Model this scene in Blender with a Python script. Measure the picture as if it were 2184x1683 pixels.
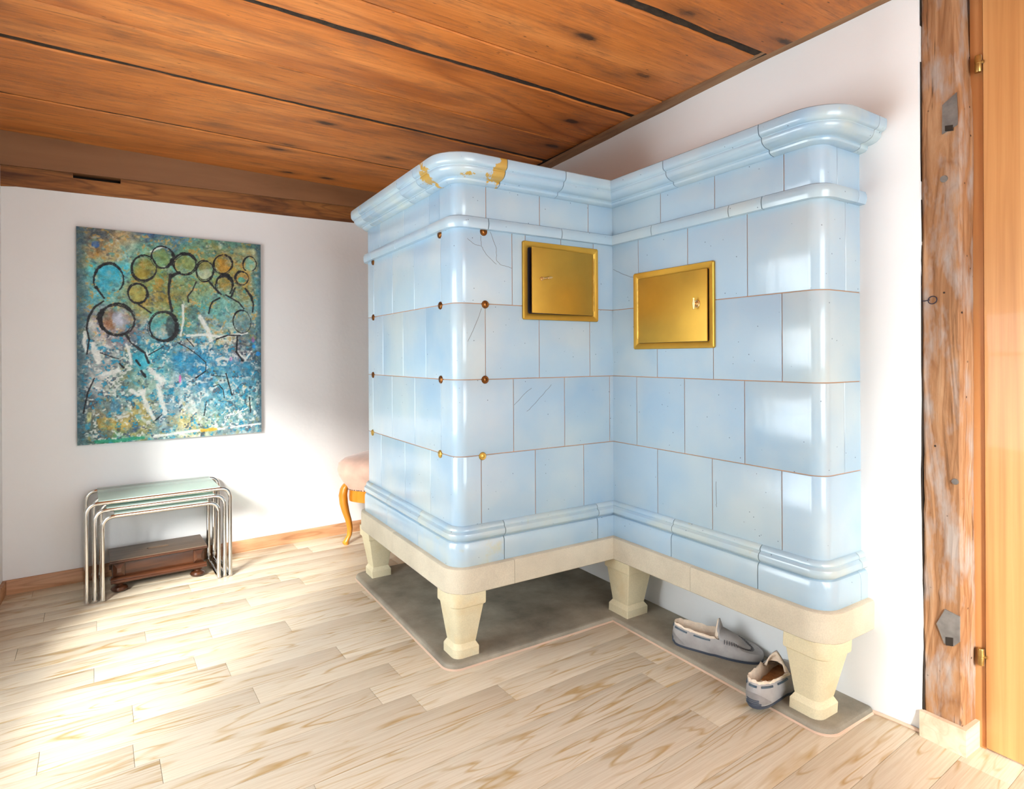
import bpy, bmesh, math, random
import numpy as np
from mathutils import Vector, Matrix, noise

for _o in list(bpy.data.objects):
    bpy.data.objects.remove(_o)
random.seed(7)
SC = bpy.context.scene
COL = SC.collection
PI = math.pi

# ------------------------------------------------------------------ camera
cam_d = bpy.data.cameras.new('camera')
cam = bpy.data.objects.new('camera', cam_d)
COL.objects.link(cam)
YAW, ROLL, FPX = 1.0085, -0.005, 1262.06
_F = Vector((math.cos(YAW), math.sin(YAW), 0))
_R = Vector((math.sin(YAW), -math.cos(YAW), 0))
_U = Vector((0, 0, 1))
_R2 = _R * math.cos(ROLL) + _U * math.sin(ROLL)
_U2 = _U * math.cos(ROLL) - _R * math.sin(ROLL)
mw = Matrix(((_R2.x, _U2.x, -_F.x, -1.5294), (_R2.y, _U2.y, -_F.y, -1.7052), (_R2.z, _U2.z, -_F.z, 0.9937), (0, 0, 0, 1)))
cam.matrix_world = mw
cam_d.sensor_width = 36
cam_d.lens = 36 * FPX / 2184
cam_d.shift_y = -(841.5 - 761.48) / 2184
cam_d.clip_start = 0.02
SC.camera = cam

# ------------------------------------------------------------------ world, window daylight, exposure
W = bpy.data.worlds.new('overcast_sky')
SC.world = W
W.use_nodes = True
_bg = W.node_tree.nodes['Background']
_bg.inputs[0].default_value = (0.90, 0.95, 1.0, 1)
_bg.inputs[1].default_value = 8.5
SC.view_settings.view_transform = 'Standard'
SC.view_settings.look = 'None'
SC.view_settings.gamma = 1
SC.view_settings.use_curve_mapping = False
cy = SC.cycles
cy.max_bounces, cy.diffuse_bounces, cy.glossy_bounces, cy.transmission_bounces, cy.transparent_max_bounces = 5, 4, 3, 3, 8
cy.caustics_reflective = cy.caustics_refractive = False
cy.use_adaptive_sampling = True
cy.adaptive_threshold = 0.1
SC.view_settings.exposure = 0.36

sun_d = bpy.data.lights.new('hazy_sun', 'SUN')     # low sun through thin cloud, entering by the left window
sun_d.energy, sun_d.angle, sun_d.color = 14.0, math.radians(20), (1.0, 0.97, 0.92)
sun = bpy.data.objects.new('hazy_sun', sun_d)
COL.objects.link(sun)
sun.rotation_euler = Vector((0.62, 0.78, -0.44)).to_track_quat('-Z', 'Y').to_euler()

XL, YB, XW, ZC = -2.02, -2.9, 0.187, 1.955      # left wall, back wall, stove wall, ceiling
AL = math.radians(3.6)                          # the far wall is not quite square to the room
WINDOWS = [('left', -0.62, 0.66, 0.22, 1.38), ('back', -1.30, 0.10, 0.25, 1.90)]  # back window is unseen, added and sized to bring in fill light
for i, (side, a, b, z0, z1) in enumerate(WINDOWS):   # sampling portals in the window openings
    l = bpy.data.lights.new('window_portal', 'AREA')
    l.shape = 'RECTANGLE'
    l.size, l.size_y = b - a, z1 - z0
    l.cycles.is_portal = True
    o = bpy.data.objects.new('window_portal', l)
    COL.objects.link(o)
    if side == 'left':
        o.location = (XL - 0.19, (a + b) / 2, (z0 + z1) / 2)
        o.rotation_euler = (PI / 2, 0, -PI / 2)
    else:
        o.location = ((a + b) / 2, YB - 0.19, (z0 + z1) / 2)
        o.rotation_euler = (PI / 2, 0, 0)

# ------------------------------------------------------------------ node helpers / materials
def lin(c):
    return tuple(((v / 255) / 12.92 if v / 255 <= 0.04045 else ((v / 255 + 0.055) / 1.055) ** 2.4) for v in c)

class NT:
    def __init__(s, name):
        s.m = bpy.data.materials.new(name)
        s.m.use_nodes = True
        s.t = s.m.node_tree
        s.n, s.l = s.t.nodes, s.t.links
        s.bsdf = s.n['Principled BSDF']
        s.out = s.n['Material Output']
    def add(s, t, **kw):
        n = s.n.new(t)
        for k, v in kw.items():
            setattr(n, k, v)
        return n
    def put(s, sock, v):
        if isinstance(v, bpy.types.NodeSocket):
            s.l.new(v, sock)
        elif isinstance(v, (tuple, list)) and len(v) == 3 and sock.type == 'RGBA':
            sock.default_value = (*v, 1)
        else:
            sock.default_value = v
    def coord(s, scale=(1, 1, 1), rnd=True, world=False):
        if world:
            c = s.add('ShaderNodeNewGeometry').outputs['Position']
        else:
            c = s.add('ShaderNodeTexCoord').outputs['Object']
        if rnd:
            r = s.add('ShaderNodeObjectInfo').outputs['Random']
            w = s.add('ShaderNodeMath', operation='MULTIPLY')
            s.put(w.inputs[0], r); w.inputs[1].default_value = 37.0
            a = s.add('ShaderNodeVectorMath', operation='ADD')
            s.put(a.inputs[0], c); s.put(a.inputs[1], w.outputs[0])
            c = a.outputs[0]
        v = s.add('ShaderNodeVectorMath', operation='MULTIPLY')
        s.put(v.inputs[0], c); v.inputs[1].default_value = scale
        return v.outputs[0]
    def noise(s, vec, scale=5, detail=3, rough=0.5, dist=0.0):
        n = s.add('ShaderNodeTexNoise')
        s.put(n.inputs['Vector'], vec)
        n.inputs['Scale'].default_value = scale; n.inputs['Detail'].default_value = detail
        n.inputs['Roughness'].default_value = rough; n.inputs['Distortion'].default_value = dist
        return n.outputs['Fac']
    def voro(s, vec, scale=5, feature='F1', rand=1.0):
        n = s.add('ShaderNodeTexVoronoi', feature=feature)
        s.put(n.inputs['Vector'], vec)
        n.inputs['Scale'].default_value = scale; n.inputs['Randomness'].default_value = rand
        return n.outputs['Distance']
    def ramp(s, fac, *stops):
        n = s.add('ShaderNodeValToRGB')
        s.put(n.inputs[0], fac)
        e = n.color_ramp.elements
        while len(e) > len(stops): e.remove(e[-1])
        while len(e) < len(stops): e.new(0.5)
        for el, (p, c) in zip(e, stops):
            el.position = p
            el.color = (c, c, c, 1) if isinstance(c, (int, float)) else (*c, 1)
        return n.outputs[0]
    def mix(s, fac, a, b, mode='MIX'):
        n = s.add('ShaderNodeMix', data_type='RGBA', blend_type=mode)
        s.put(n.inputs[0], fac); s.put(n.inputs[6], a); s.put(n.inputs[7], b)
        return n.outputs[2]
    def math(s, op, a, b=0.0, c=0.0):
        n = s.add('ShaderNodeMath', operation=op)
        s.put(n.inputs[0], a); s.put(n.inputs[1], b); s.put(n.inputs[2], c)
        return n.outputs[0]
    def rnd(s):
        return s.add('ShaderNodeObjectInfo').outputs['Random']
    def bump(s, h, strength=0.2, dist=0.01):
        n = s.add('ShaderNodeBump')
        s.put(n.inputs['Height'], h)
        n.inputs['Strength'].default_value = strength; n.inputs['Distance'].default_value = dist
        s.l.new(n.outputs[0], s.bsdf.inputs['Normal'])
    def fin(s, color, rough=0.5, metal=0.0, spec=0.5, coat=0.0, coat_rough=0.05):
        b = s.bsdf.inputs
        s.put(b['Base Color'], color); s.put(b['Roughness'], rough); b['Metallic'].default_value = metal
        b['Specular IOR Level'].default_value = spec
        b['Coat Weight'].default_value = coat; b['Coat Roughness'].default_value = coat_rough
        return s.m

def mat_plain(name, rgb, rough=0.5, metal=0.0, var=0.06, scale=8, bump=0.0, bscale=60, coat=0.0, spec=0.5):
    t = NT(name)
    v = t.coord()
    n = t.noise(v, scale, 4)
    a = tuple(min(1, x * (1 + var)) for x in rgb); b = tuple(x * (1 - var) for x in rgb)
    col = t.ramp(n, (0.3, b), (0.7, a))
    if bump:
        t.bump(t.noise(v, bscale, 3), bump, 0.004)
    return t.fin(col, rough, metal, spec, coat)

def mat_glaze(name, stain=0.0, chip=0.0, warm=0.0):
    t = NT(name)
    v = t.coord()
    vw = t.coord(rnd=False, world=True)
    big = t.noise(vw, 3.2, 2)
    loc = t.noise(v, 4.5, 3)
    c1 = t.mix(t.ramp(big, (0.32, 0.0), (0.68, 1.0)), (0.265, 0.410, 0.545), (0.42, 0.52, 0.55))
    c2 = t.mix(t.math('MULTIPLY', t.rnd(), 0.8), c1, (0.345, 0.485, 0.61))
    c3 = t.mix(t.ramp(loc, (0.46, 0.0), (0.78, 0.6)), c2, (0.50, 0.565, 0.56))
    if warm:
        c3 = t.mix(t.ramp(t.noise(v, 9, 3), (0.40, 0.0), (0.7, warm)), c3, (0.50, 0.545, 0.45))
    sp = t.voro(v, 42)
    keep = t.ramp(t.noise(v, 26, 1), (0.50, 0.0), (0.56, 1.0))
    dots = t.math('MULTIPLY', t.ramp(sp, (0.055, 1.0), (0.085, 0.0)), keep)
    c4 = t.mix(t.math('MULTIPLY', dots, 0.8), c3, (0.05, 0.06, 0.09))
    col, rough = c4, 0.20
    if stain:
        sn = t.ramp(t.noise(v, 11, 4, 0.6), (0.66 - stain * 0.1, 0.0), (0.75, 0.75))
        col = t.mix(sn, col, (0.50, 0.44, 0.17))
    if chip:
        cn = t.ramp(t.noise(v, 8.5, 6, 0.62), (0.560, 0.0), (0.575, 1.0))
        col = t.mix(cn, col, (0.46, 0.29, 0.06))
    h = t.math('ADD', t.math('ADD', t.noise(v, 14, 2), t.math('MULTIPLY', t.noise(t.coord((40, 40, 5)), 1.0, 1), 0.35)), 0.0)
    t.bump(h, 0.13, 0.006)
    return t.fin(col, rough, 0, 0.7)

def mat_ceiling(name):
    t = NT(name)
    vk = t.coord((1.0, 2.4, 2.4))
    g = t.noise(t.coord((0.5, 3.2, 3.2)), 1.8, 5, 0.6, 0.6)
    col = t.ramp(g, (0.25, (0.42, 0.130, 0.026)), (0.5, (0.62, 0.205, 0.045)), (0.75, (0.76, 0.300, 0.085)))
    fine = t.ramp(t.noise(t.coord((1.3, 34, 34)), 2.4, 4, 0.6, 0.3), (0.36, 0.0), (0.60, 1.0))
    col = t.mix(t.math('MULTIPLY', t.math('SUBTRACT', 1.0, fine), 0.30), col, (0.30, 0.085, 0.018))
    # cathedral figure, strong on some boards only
    ring = t.math('PINGPONG', t.math('MULTIPLY', t.noise(t.coord((0.30, 2.4, 2.4)), 1.3, 1.0, 0.4, 0.2), 22.0), 1.0)
    amt = t.ramp(t.rnd(), (0.45, 0.10), (0.75, 0.62))
    col = t.mix(t.math('MULTIPLY', t.ramp(ring, (0.0, 1.0), (0.30, 0.0)), amt), col, (0.27, 0.070, 0.015))
    # knots with smoky surroundings
    kd = t.voro(vk, 2.6)
    kn = t.math('ADD', kd, t.math('MULTIPLY', t.noise(vk, 18, 5, 0.7), 0.20))
    col = t.mix(t.ramp(kn, (0.16, 0.75), (0.40, 0.0)), col, (0.20, 0.075, 0.025))
    col = t.mix(t.ramp(kn, (0.165, 0.95), (0.225, 0.0)), col, (0.050, 0.026, 0.016))
    pits = t.math('MULTIPLY', t.ramp(t.voro(t.coord((5, 14, 14)), 3.0), (0.05, 1.0), (0.12, 0.0)), t.ramp(t.noise(vk, 4, 2), (0.48, 0.0), (0.58, 1.0)))
    col = t.mix(t.math('MULTIPLY', pits, 0.85), col, (0.06, 0.028, 0.014))
    soot = t.ramp(t.noise(t.coord((1.2, 5, 5)), 3.2, 6, 0.72), (0.50, 0.0), (0.74, 0.85))
    col = t.mix(soot, col, (0.20, 0.085, 0.040))
    scr = t.ramp(t.noise(t.coord((3.0, 60, 60)), 2.0, 4, 0.7), (0.58, 0.0), (0.68, 0.7))
    col = t.mix(scr, col, (0.17, 0.060, 0.022))
    rv = t.add('ShaderNodeHueSaturation')
    t.put(rv.inputs['Value'], t.math('ADD', 0.88, t.math('MULTIPLY', t.rnd(), 0.22)))
    t.put(rv.inputs['Color'], col)
    t.bump(t.math('ADD', fine, t.math('MULTIPLY', kn, 1.5)), 0.20, 0.004)
    return t.fin(rv.outputs[0], 0.50, 0, 0.35)

def mat_floor(name):
    t = NT(name)
    g = t.noise(t.coord((0.75, 6.0, 6.0)), 1.3, 3.5, 0.42, 0.35)
    ring = t.math('PINGPONG', t.math('MULTIPLY', g, t.math('ADD', 24.0, t.math('MULTIPLY', t.rnd(), 14.0))), 1.0)
    line = t.ramp(ring, (0.0, 1.0), (0.16, 0.6), (0.34, 0.0))
    patch = t.ramp(t.noise(t.coord((2.0, 9, 9)), 2.2, 3), (0.40, 0.10), (0.60, 1.0))
    fine = t.ramp(t.noise(t.coord((2.6, 110, 110)), 2.2, 3, 0.6), (0.42, 1.0), (0.56, 0.0))
    base = t.mix(t.math('MULTIPLY', t.rnd(), 0.6), (0.645, 0.570, 0.445), (0.590, 0.500, 0.370))
    col = t.mix(t.math('MULTIPLY', t.math('MULTIPLY', line, patch), 0.9), base, (0.42, 0.265, 0.090))
    col = t.mix(t.math('MULTIPLY', fine, 0.24), col, (0.42, 0.29, 0.16))
    t.bump(fine, -0.06, 0.002)
    return t.fin(col, t.ramp(g, (0.3, 0.36), (0.7, 0.46)), 0, 0.35)

def mat_wood(name, dark, midc, light, stretch=(0.6, 7, 7), scale=2.0, rough=0.5, rings=0.4, bump=0.1, coat=0.0):
    t = NT(name)
    g = t.noise(t.coord(stretch), scale, 5, 0.6, 0.3)
    col = t.ramp(g, (0.3, dark), (0.5, midc), (0.7, light))
    ring = t.math('PINGPONG', t.math('MULTIPLY', t.noise(t.coord(stretch), scale * 0.5, 1.5, 0.4), 15.0), 1.0)
    col = t.mix(t.math('MULTIPLY', t.ramp(ring, (0.0, 1.0), (0.3, 0.0)), rings), col, dark)
    t.bump(g, bump, 0.004)
    return t.fin(col, rough, 0, 0.4, coat)

def mat_timber(name):                                    # hewn post: vertical grain, grey weathered patches, nail holes
    t = NT(name)
    g = t.noise(t.coord((9, 9, 0.9)), 3.2, 6, 0.65, 0.7)
    col = t.ramp(g, (0.28, (0.145, 0.066, 0.028)), (0.48, (0.33, 0.165, 0.075)), (0.70, (0.46, 0.27, 0.145)))
    ring = t.math('PINGPONG', t.math('MULTIPLY', t.noise(t.coord((5, 5, 0.7)), 2.0, 2, 0.5, 0.5), 24.0), 1.0)
    col = t.mix(t.ramp(ring, (0.0, 0.5), (0.35, 0.0)), col, (0.20, 0.080, 0.028))
    crk = t.ramp(t.noise(t.coord((26, 26, 1.3)), 2.2, 4, 0.65, 0.5), (0.64, 0.0), (0.68, 0.85))
    col = t.mix(crk, col, (0.055, 0.026, 0.012))
    grey = t.ramp(t.noise(t.coord((7, 7, 2.4)), 3.0, 4, 0.6), (0.47, 0.0), (0.66, 0.85))
    col = t.mix(grey, col, (0.37, 0.32, 0.285))
    holes = t.math('MULTIPLY', t.ramp(t.voro(t.coord(), 34), (0.07, 1.0), (0.12, 0.0)), t.ramp(t.noise(t.coord(), 11, 1), (0.55, 0.0), (0.6, 1.0)))
    col = t.mix(holes, col, (0.02, 0.012, 0.008))
    t.bump(t.math('ADD', g, t.math('MULTIPLY', ring, 0.3)), 0.6, 0.006)
    return t.fin(col, 0.7, 0, 0.25)

def mat_plaster(name, rgb=(0.785, 0.80, 0.80)):
    t = NT(name)
    v = t.coord(rnd=False, world=True)
    n = t.noise(v, 2.5, 4)
    col = t.ramp(n, (0.3, tuple(x * 0.97 for x in rgb)), (0.7, rgb))
    scr = t.ramp(t.noise(t.coord((1, 1, 3), rnd=False, world=True), 9, 5, 0.7), (0.70, 0.0), (0.78, 0.10))
    col = t.mix(scr, col, (0.5, 0.46, 0.40))
    h = t.math('ADD', t.noise(v, 7, 3), t.math('MULTIPLY', t.noise(v, 70, 3), 0.12))
    t.bump(h, 0.28, 0.012)
    return t.fin(col, 0.85, 0, 0.2)

def mat_stone(name, rgb, spot=0.25, rough=0.8, grain=260, stainc=None):
    t = NT(name)
    v = t.coord()
    n = t.noise(v, 7, 5, 0.6)
    col = t.ramp(n, (0.3, tuple(x * (1 - spot) for x in rgb)), (0.68, tuple(min(1, x * (1 + spot * 0.4)) for x in rgb)))
    gr = t.ramp(t.noise(v, grain, 2), (0.38, 0.75), (0.6, 1.0))
    col = t.mix(0.35, col, gr, 'MULTIPLY')
    if stainc:
        col = t.mix(t.ramp(t.noise(v, 12, 4), (0.55, 0.0), (0.75, 0.55)), col, stainc)
    t.bump(t.noise(v, 90, 4), 0.08, 0.003)
    return t.fin(col, rough, 0, 0.3)

M = {}
M['glaze'] = mat_glaze('blue_glaze')
M['glaze_warm'] = mat_glaze('greenish_blue_glaze', stain=0.1, warm=0.45)
M['glaze_chip'] = mat_glaze('chipped_blue_glaze', chip=1.0, warm=0.3)
M['glaze_stain'] = mat_glaze('stained_blue_glaze', stain=0.9, warm=0.4)
M['grout'] = mat_plain('terracotta_grout', (0.50, 0.25, 0.12), 0.9, var=0.15)
M['ceiling'] = mat_ceiling('old_orange_pine')
M['floor'] = mat_floor('whitewashed_oak')
M['plaster'] = mat_plaster('white_plaster')
M['plaster_warm'] = mat_plaster('offwhite_plaster', (0.755, 0.75, 0.745))
M['timber'] = mat_timber('hewn_timber')
M['beam'] = mat_wood('old_beam_wood', (0.085, 0.028, 0.008), (0.25, 0.092, 0.022), (0.40, 0.165, 0.04), (0.7, 9, 9), 3.0, 0.65, 0.5, 0.5)
M['fascia'] = mat_wood('smooth_brown_board', (0.19, 0.082, 0.03), (0.235, 0.105, 0.042), (0.27, 0.125, 0.052), (0.5, 4, 4), 2.0, 0.55, 0.06, 0.03)
M['doorwood'] = mat_wood('light_pine_door', (0.50, 0.225, 0.075), (0.63, 0.315, 0.115), (0.72, 0.39, 0.155), (14, 14, 0.35), 2.0, 0.4, 0.25, 0.04, 0.2)
M['framewood'] = mat_wood('pine_frame', (0.46, 0.20, 0.07), (0.56, 0.265, 0.10), (0.63, 0.32, 0.13), (14, 14, 0.35), 2.0, 0.45, 0.1, 0.04)
M['base_pale'] = mat_wood('pale_skirting', (0.56, 0.40, 0.27), (0.68, 0.52, 0.38), (0.74, 0.60, 0.46), (1.0, 14, 14), 2.0, 0.45, 0.5, 0.03)
M['base_red'] = mat_wood('oak_skirting', (0.30, 0.135, 0.055), (0.46, 0.235, 0.115), (0.56, 0.32, 0.18), (1.0, 14, 14), 2.0, 0.45, 0.7, 0.03)
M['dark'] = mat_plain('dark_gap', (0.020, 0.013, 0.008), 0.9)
M['shade_packing'] = mat_plain('dark_shade_packing', (0.030, 0.019, 0.010), 0.95, var=0.5, scale=40, bump=0.5, bscale=200)
M['lath'] = mat_wood('lath_wood', (0.16, 0.075, 0.035), (0.27, 0.15, 0.075), (0.36, 0.21, 0.12), (5, 0.8, 5), 3, 0.7, 0.2, 0.1)
M['slab'] = mat_stone('grey_sandstone', (0.315, 0.285, 0.225), 0.38, 0.7, 420)
M['beamstone'] = mat_stone('beige_cast_stone', (0.56, 0.505, 0.39), 0.16, 0.8, 300)
M['legstone'] = mat_stone('cream_cast_stone', (0.70, 0.63, 0.43), 0.10, 0.8, 300, (0.62, 0.47, 0.24))
M['caulk'] = mat_plain('salmon_sealant', (0.60, 0.43, 0.32), 0.7)
M['brass'] = mat_plain('bronzed_brass', (0.50, 0.29, 0.040), 0.42, 0.72, 0.10, 9, 0.04, 40)
M['brass_dark'] = mat_plain('tarnished_brass', (0.20, 0.075, 0.016), 0.28, 0.85, 0.35, 60)
M['brass_stud'] = mat_plain('bright_brass', (0.50, 0.31, 0.06), 0.35, 0.7, 0.25, 60)
M['brass_pale'] = mat_plain('pale_polished_brass', (0.72, 0.50, 0.22), 0.25, 0.8, 0.1, 50)
M['hinge'] = mat_plain('hinge_brass', (0.45, 0.30, 0.10), 0.30, 0.9, 0.2, 50)
M['chrome'] = mat_plain('chrome_tube', (0.62, 0.615, 0.60), 0.07, 1.0, 0.03)
M['iron'] = mat_plain('black_iron', (0.012, 0.012, 0.03), 0.6)
M['darkwood'] = mat_wood('dark_oak', (0.020, 0.007, 0.0035), (0.050, 0.016, 0.006), (0.085, 0.028, 0.011), (1.0, 10, 10), 3.0, 0.30, 0.4, 0.08, 0.3)
M['stooltop'] = mat_wood('worn_oak_top', (0.07, 0.043, 0.027), (0.115, 0.074, 0.048), (0.15, 0.10, 0.068), (1.0, 12, 12), 3.0, 0.42, 0.3, 0.08, 0.1)
M['chairwood'] = mat_wood('honey_wood', (0.42, 0.14, 0.012), (0.62, 0.235, 0.02), (0.75, 0.34, 0.04), (6, 6, 1.0), 2.0, 0.28, 0.2, 0.03, 0.3)
M['velvet'] = mat_plain('pink_velvet', (0.70, 0.46, 0.36), 0.9, var=0.14, scale=14, bump=0.15, bscale=300)
M['velvet'].node_tree.nodes['Principled BSDF'].inputs['Sheen Weight'].default_value = 0.4
M['nail'] = mat_plain('nail_metal', (0.22, 0.15, 0.13), 0.3, 0.9)
M['suede'] = mat_plain('grey_suede', (0.36, 0.35, 0.345), 0.95, var=0.16, scale=22, bump=0.2, bscale=400, spec=0.15)
M['suede_dark'] = mat_plain('darker_grey_suede', (0.26, 0.25, 0.245), 0.95, var=0.16, scale=30, bump=0.2, bscale=400, spec=0.15)
M['fleece'] = mat_plain('cream_fleece', (0.80, 0.67, 0.53), 0.98, var=0.10, scale=60, bump=0.6, bscale=220, spec=0.1)
M['insole'] = mat_plain('shaded_tan_fleece', (0.60, 0.30, 0.13), 0.98, var=0.25, scale=40, bump=0.5, bscale=200, spec=0.1)  # tan tone puts the shading inside the slipper into the fleece colour
M['lace'] = mat_plain('navy_leather', (0.035, 0.065, 0.095), 0.45, var=0.1)
M['rubber'] = mat_plain('blue_grey_rubber', (0.055, 0.07, 0.10), 0.5, var=0.1)
M['thread'] = mat_plain('dark_thread', (0.10, 0.10, 0.11), 0.8)
M['whitepaint'] = mat_plain('white_paint', (0.75, 0.75, 0.73), 0.45, var=0.02)
M['greenedge'] = mat_plain('painted_canvas_edge', (0.06, 0.11, 0.085), 0.7, var=0.4, scale=15)
M['crack'] = mat_plain('hairline_crack', (0.10, 0.075, 0.05), 0.8)
M['ironmark'] = mat_plain('grey_weathered_wood', (0.16, 0.145, 0.13), 0.8, var=0.25, scale=40, bump=0.4, bscale=60)

def mat_glass(name, tint, body, fac):
    t = NT(name)
    tr = t.add('ShaderNodeBsdfTransparent')
    tr.inputs[0].default_value = (*tint, 1)
    mx = t.add('ShaderNodeMixShader')
    mx.inputs[0].default_value = fac
    t.fin(body, 0.06, 0, 0.6)
    t.l.new(tr.outputs[0], mx.inputs[1]); t.l.new(t.bsdf.outputs[0], mx.inputs[2])
    t.l.new(mx.outputs[0], t.out.inputs[0])
    return t.m
M['glass'] = mat_glass('greenish_table_glass', (0.80, 0.93, 0.86), (0.60, 0.74, 0.68), 0.55)
M['pane'] = mat_glass('window_glass', (0.97, 0.98, 0.98), (0.9, 0.95, 0.95), 0.04)

def mat_canvas():
    t = NT('painted_canvas')
    a = t.add('ShaderNodeVertexColor')
    a.layer_name = 'paint'
    t.bump(t.noise(t.coord(rnd=False), 160, 3), 0.15, 0.003)
    return t.fin(a.outputs[0], 0.55, 0, 0.25)
M['canvas'] = mat_canvas()

# ------------------------------------------------------------------ mesh helpers
class MB:
    """collects vertices and faces of ONE mesh"""
    def __init__(s):
        s.v, s.f = [], []
    def add(s, vs, fs):
        k = len(s.v)
        s.v += [tuple(x) for x in vs]
        s.f += [tuple(i + k for i in f) for f in fs]
        return s
    def box(s, x0, x1, y0, y1, z0, z1):
        return s.add([(x, y, z) for z in (z0, z1) for y in (y0, y1) for x in (x0, x1)],
                     [(0, 2, 3, 1), (4, 5, 7, 6), (0, 1, 5, 4), (2, 6, 7, 3), (0, 4, 6, 2), (1, 3, 7, 5)])
    def bbox(s, x0, x1, y0, y1, z0, z1, b=0.002):
        """box with all edges chamfered"""
        bm = bmesh.new()
        bmesh.ops.create_cube(bm, size=1)
        for v in bm.verts:
            v.co = ((x0 + x1) / 2 + v.co.x * (x1 - x0), (y0 + y1) / 2 + v.co.y * (y1 - y0), (z0 + z1) / 2 + v.co.z * (z1 - z0))
        bmesh.ops.bevel(bm, geom=list(bm.edges), offset=b, segments=2, affect='EDGES', profile=0.6)
        return s.bm(bm)
    def bm(s, bm):
        bm.verts.index_update()
        s.add([v.co[:] for v in bm.verts], [[v.index for v in f.verts] for f in bm.faces])
        bm.free()
        return s
    def loft(s, loops, closed=True, cap0=True, cap1=True):
        n = len(loops[0]); k = len(s.v)
        for lp in loops: s.v += [tuple(p) for p in lp]
        m = n if closed else n - 1
        for i in range(len(loops) - 1):
            for j in range(m):
                a, b = k + i * n + j, k + i * n + (j + 1) % n
                s.f.append((a, b, b + n, a + n))
        if closed and cap0: s.f.append(tuple(k + j for j in reversed(range(n))))
        if closed and cap1: s.f.append(tuple(k + (len(loops) - 1) * n + j for j in range(n)))
        return s
    def tube(s, pts, r, n=12, closed=False):
        pts = [Vector(p) for p in pts]
        rr = r if isinstance(r, (list, tuple)) else [r] * len(pts)
        up, loops = None, []
        for i, p in enumerate(pts):
            if closed:
                d = (pts[(i + 1) % len(pts)] - pts[i - 1]).normalized()
            else:
                d = (pts[min(i + 1, len(pts) - 1)] - pts[max(i - 1, 0)]).normalized()
            if up is None:
                up = Vector((0, 0, 1)) if abs(d.z) < 0.9 else Vector((1, 0, 0))
            u = (up - d * up.dot(d)).normalized()
            up = u
            w = d.cross(u)
            loops.append([p + (u * math.cos(2 * PI * j / n) + w * math.sin(2 * PI * j / n)) * rr[i] for j in range(n)])
        if closed: loops.append(loops[0])
        return s.loft(loops, True, not closed, not closed)
    def lathe(s, prof, c=(0, 0, 0), n=24, axis='z'):
        """prof: (radius, height)"""
        loops = []
        for r, z in prof:
            lp = []
            for j in range(n):
                a = 2 * PI * j / n
                p = (r * math.cos(a), r * math.sin(a), z)
                if axis == 'x': p = (p[2], p[0], p[1])
                if axis == 'y': p = (p[0], p[2], -p[1]) if False else (p[1], p[2], p[0])
                lp.append((p[0] + c[0], p[1] + c[1], p[2] + c[2]))
            loops.append(lp)
        return s.loft(loops)
    def prism(s, poly, fn, d0, d1):
        """extrude a 2-D polygon; fn(u, v, d) -> xyz"""
        return s.loft([[fn(u, v, d0) for u, v in poly], [fn(u, v, d1) for u, v in poly]])
    def xf(s, fn):
        s.v = [tuple(fn(Vector(p))) for p in s.v]
        return s

def obj(name, mb, mat, parent=None, smooth=0.6, kind=None, keep_origin=False):
    v = np.array(mb.v, float)
    c = np.zeros(3) if keep_origin else (v.min(0) + v.max(0)) / 2
    me = bpy.data.meshes.new(name)
    me.from_pydata((v - c).tolist(), [], mb.f)
    bm = bmesh.new(); bm.from_mesh(me)
    bmesh.ops.recalc_face_normals(bm, faces=bm.faces)
    bm.to_mesh(me); bm.free()
    me.materials.append(mat)
    if smooth:
        me.polygons.foreach_set('use_smooth', [True] * len(me.polygons))
        me.set_sharp_from_angle(angle=smooth)
    o = bpy.data.objects.new(name, me)
    COL.objects.link(o)
    o.location = c
    if parent is not None: o.parent = parent
    if kind: o['kind'] = kind
    return o

def tag(o, label, cat, group=None, kind=None):
    o['label'] = label; o['category'] = cat
    if group: o['group'] = group
    if kind: o['kind'] = kind
    return o

def thing(name, label, cat, loc=(0, 0, 0), rz=0.0, group=None):
    o = bpy.data.objects.new(name, None)
    COL.objects.link(o)
    o.location = loc; o.rotation_euler = (0, 0, rz)
    o.empty_display_size = 0.1
    return tag(o, label, cat, group)

def fillet(pts, r, n=6, closed=False):
    """round the corners of a 3-D polyline"""
    pts = [Vector(p) for p in pts]
    out = []
    N = len(pts)
    for i, p in enumerate(pts):
        if not closed and i in (0, N - 1):
            out.append(p); continue
        a, b = pts[i - 1] - p, pts[(i + 1) % N] - p
        ri = min(r, a.length * 0.49, b.length * 0.49)
        pa, pb = p + a.normalized() * ri, p + b.normalized() * ri
        for k in range(n + 1):
            t = k / n
            # quadratic blend close to an arc
            out.append(pa * (1 - t) ** 2 + p * 2 * t * (1 - t) * 0.98 + pb * t ** 2 + p * 0.0 + (pa + pb) * 0.5 * (2 * t * (1 - t)) * 0.02)
    return out

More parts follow.
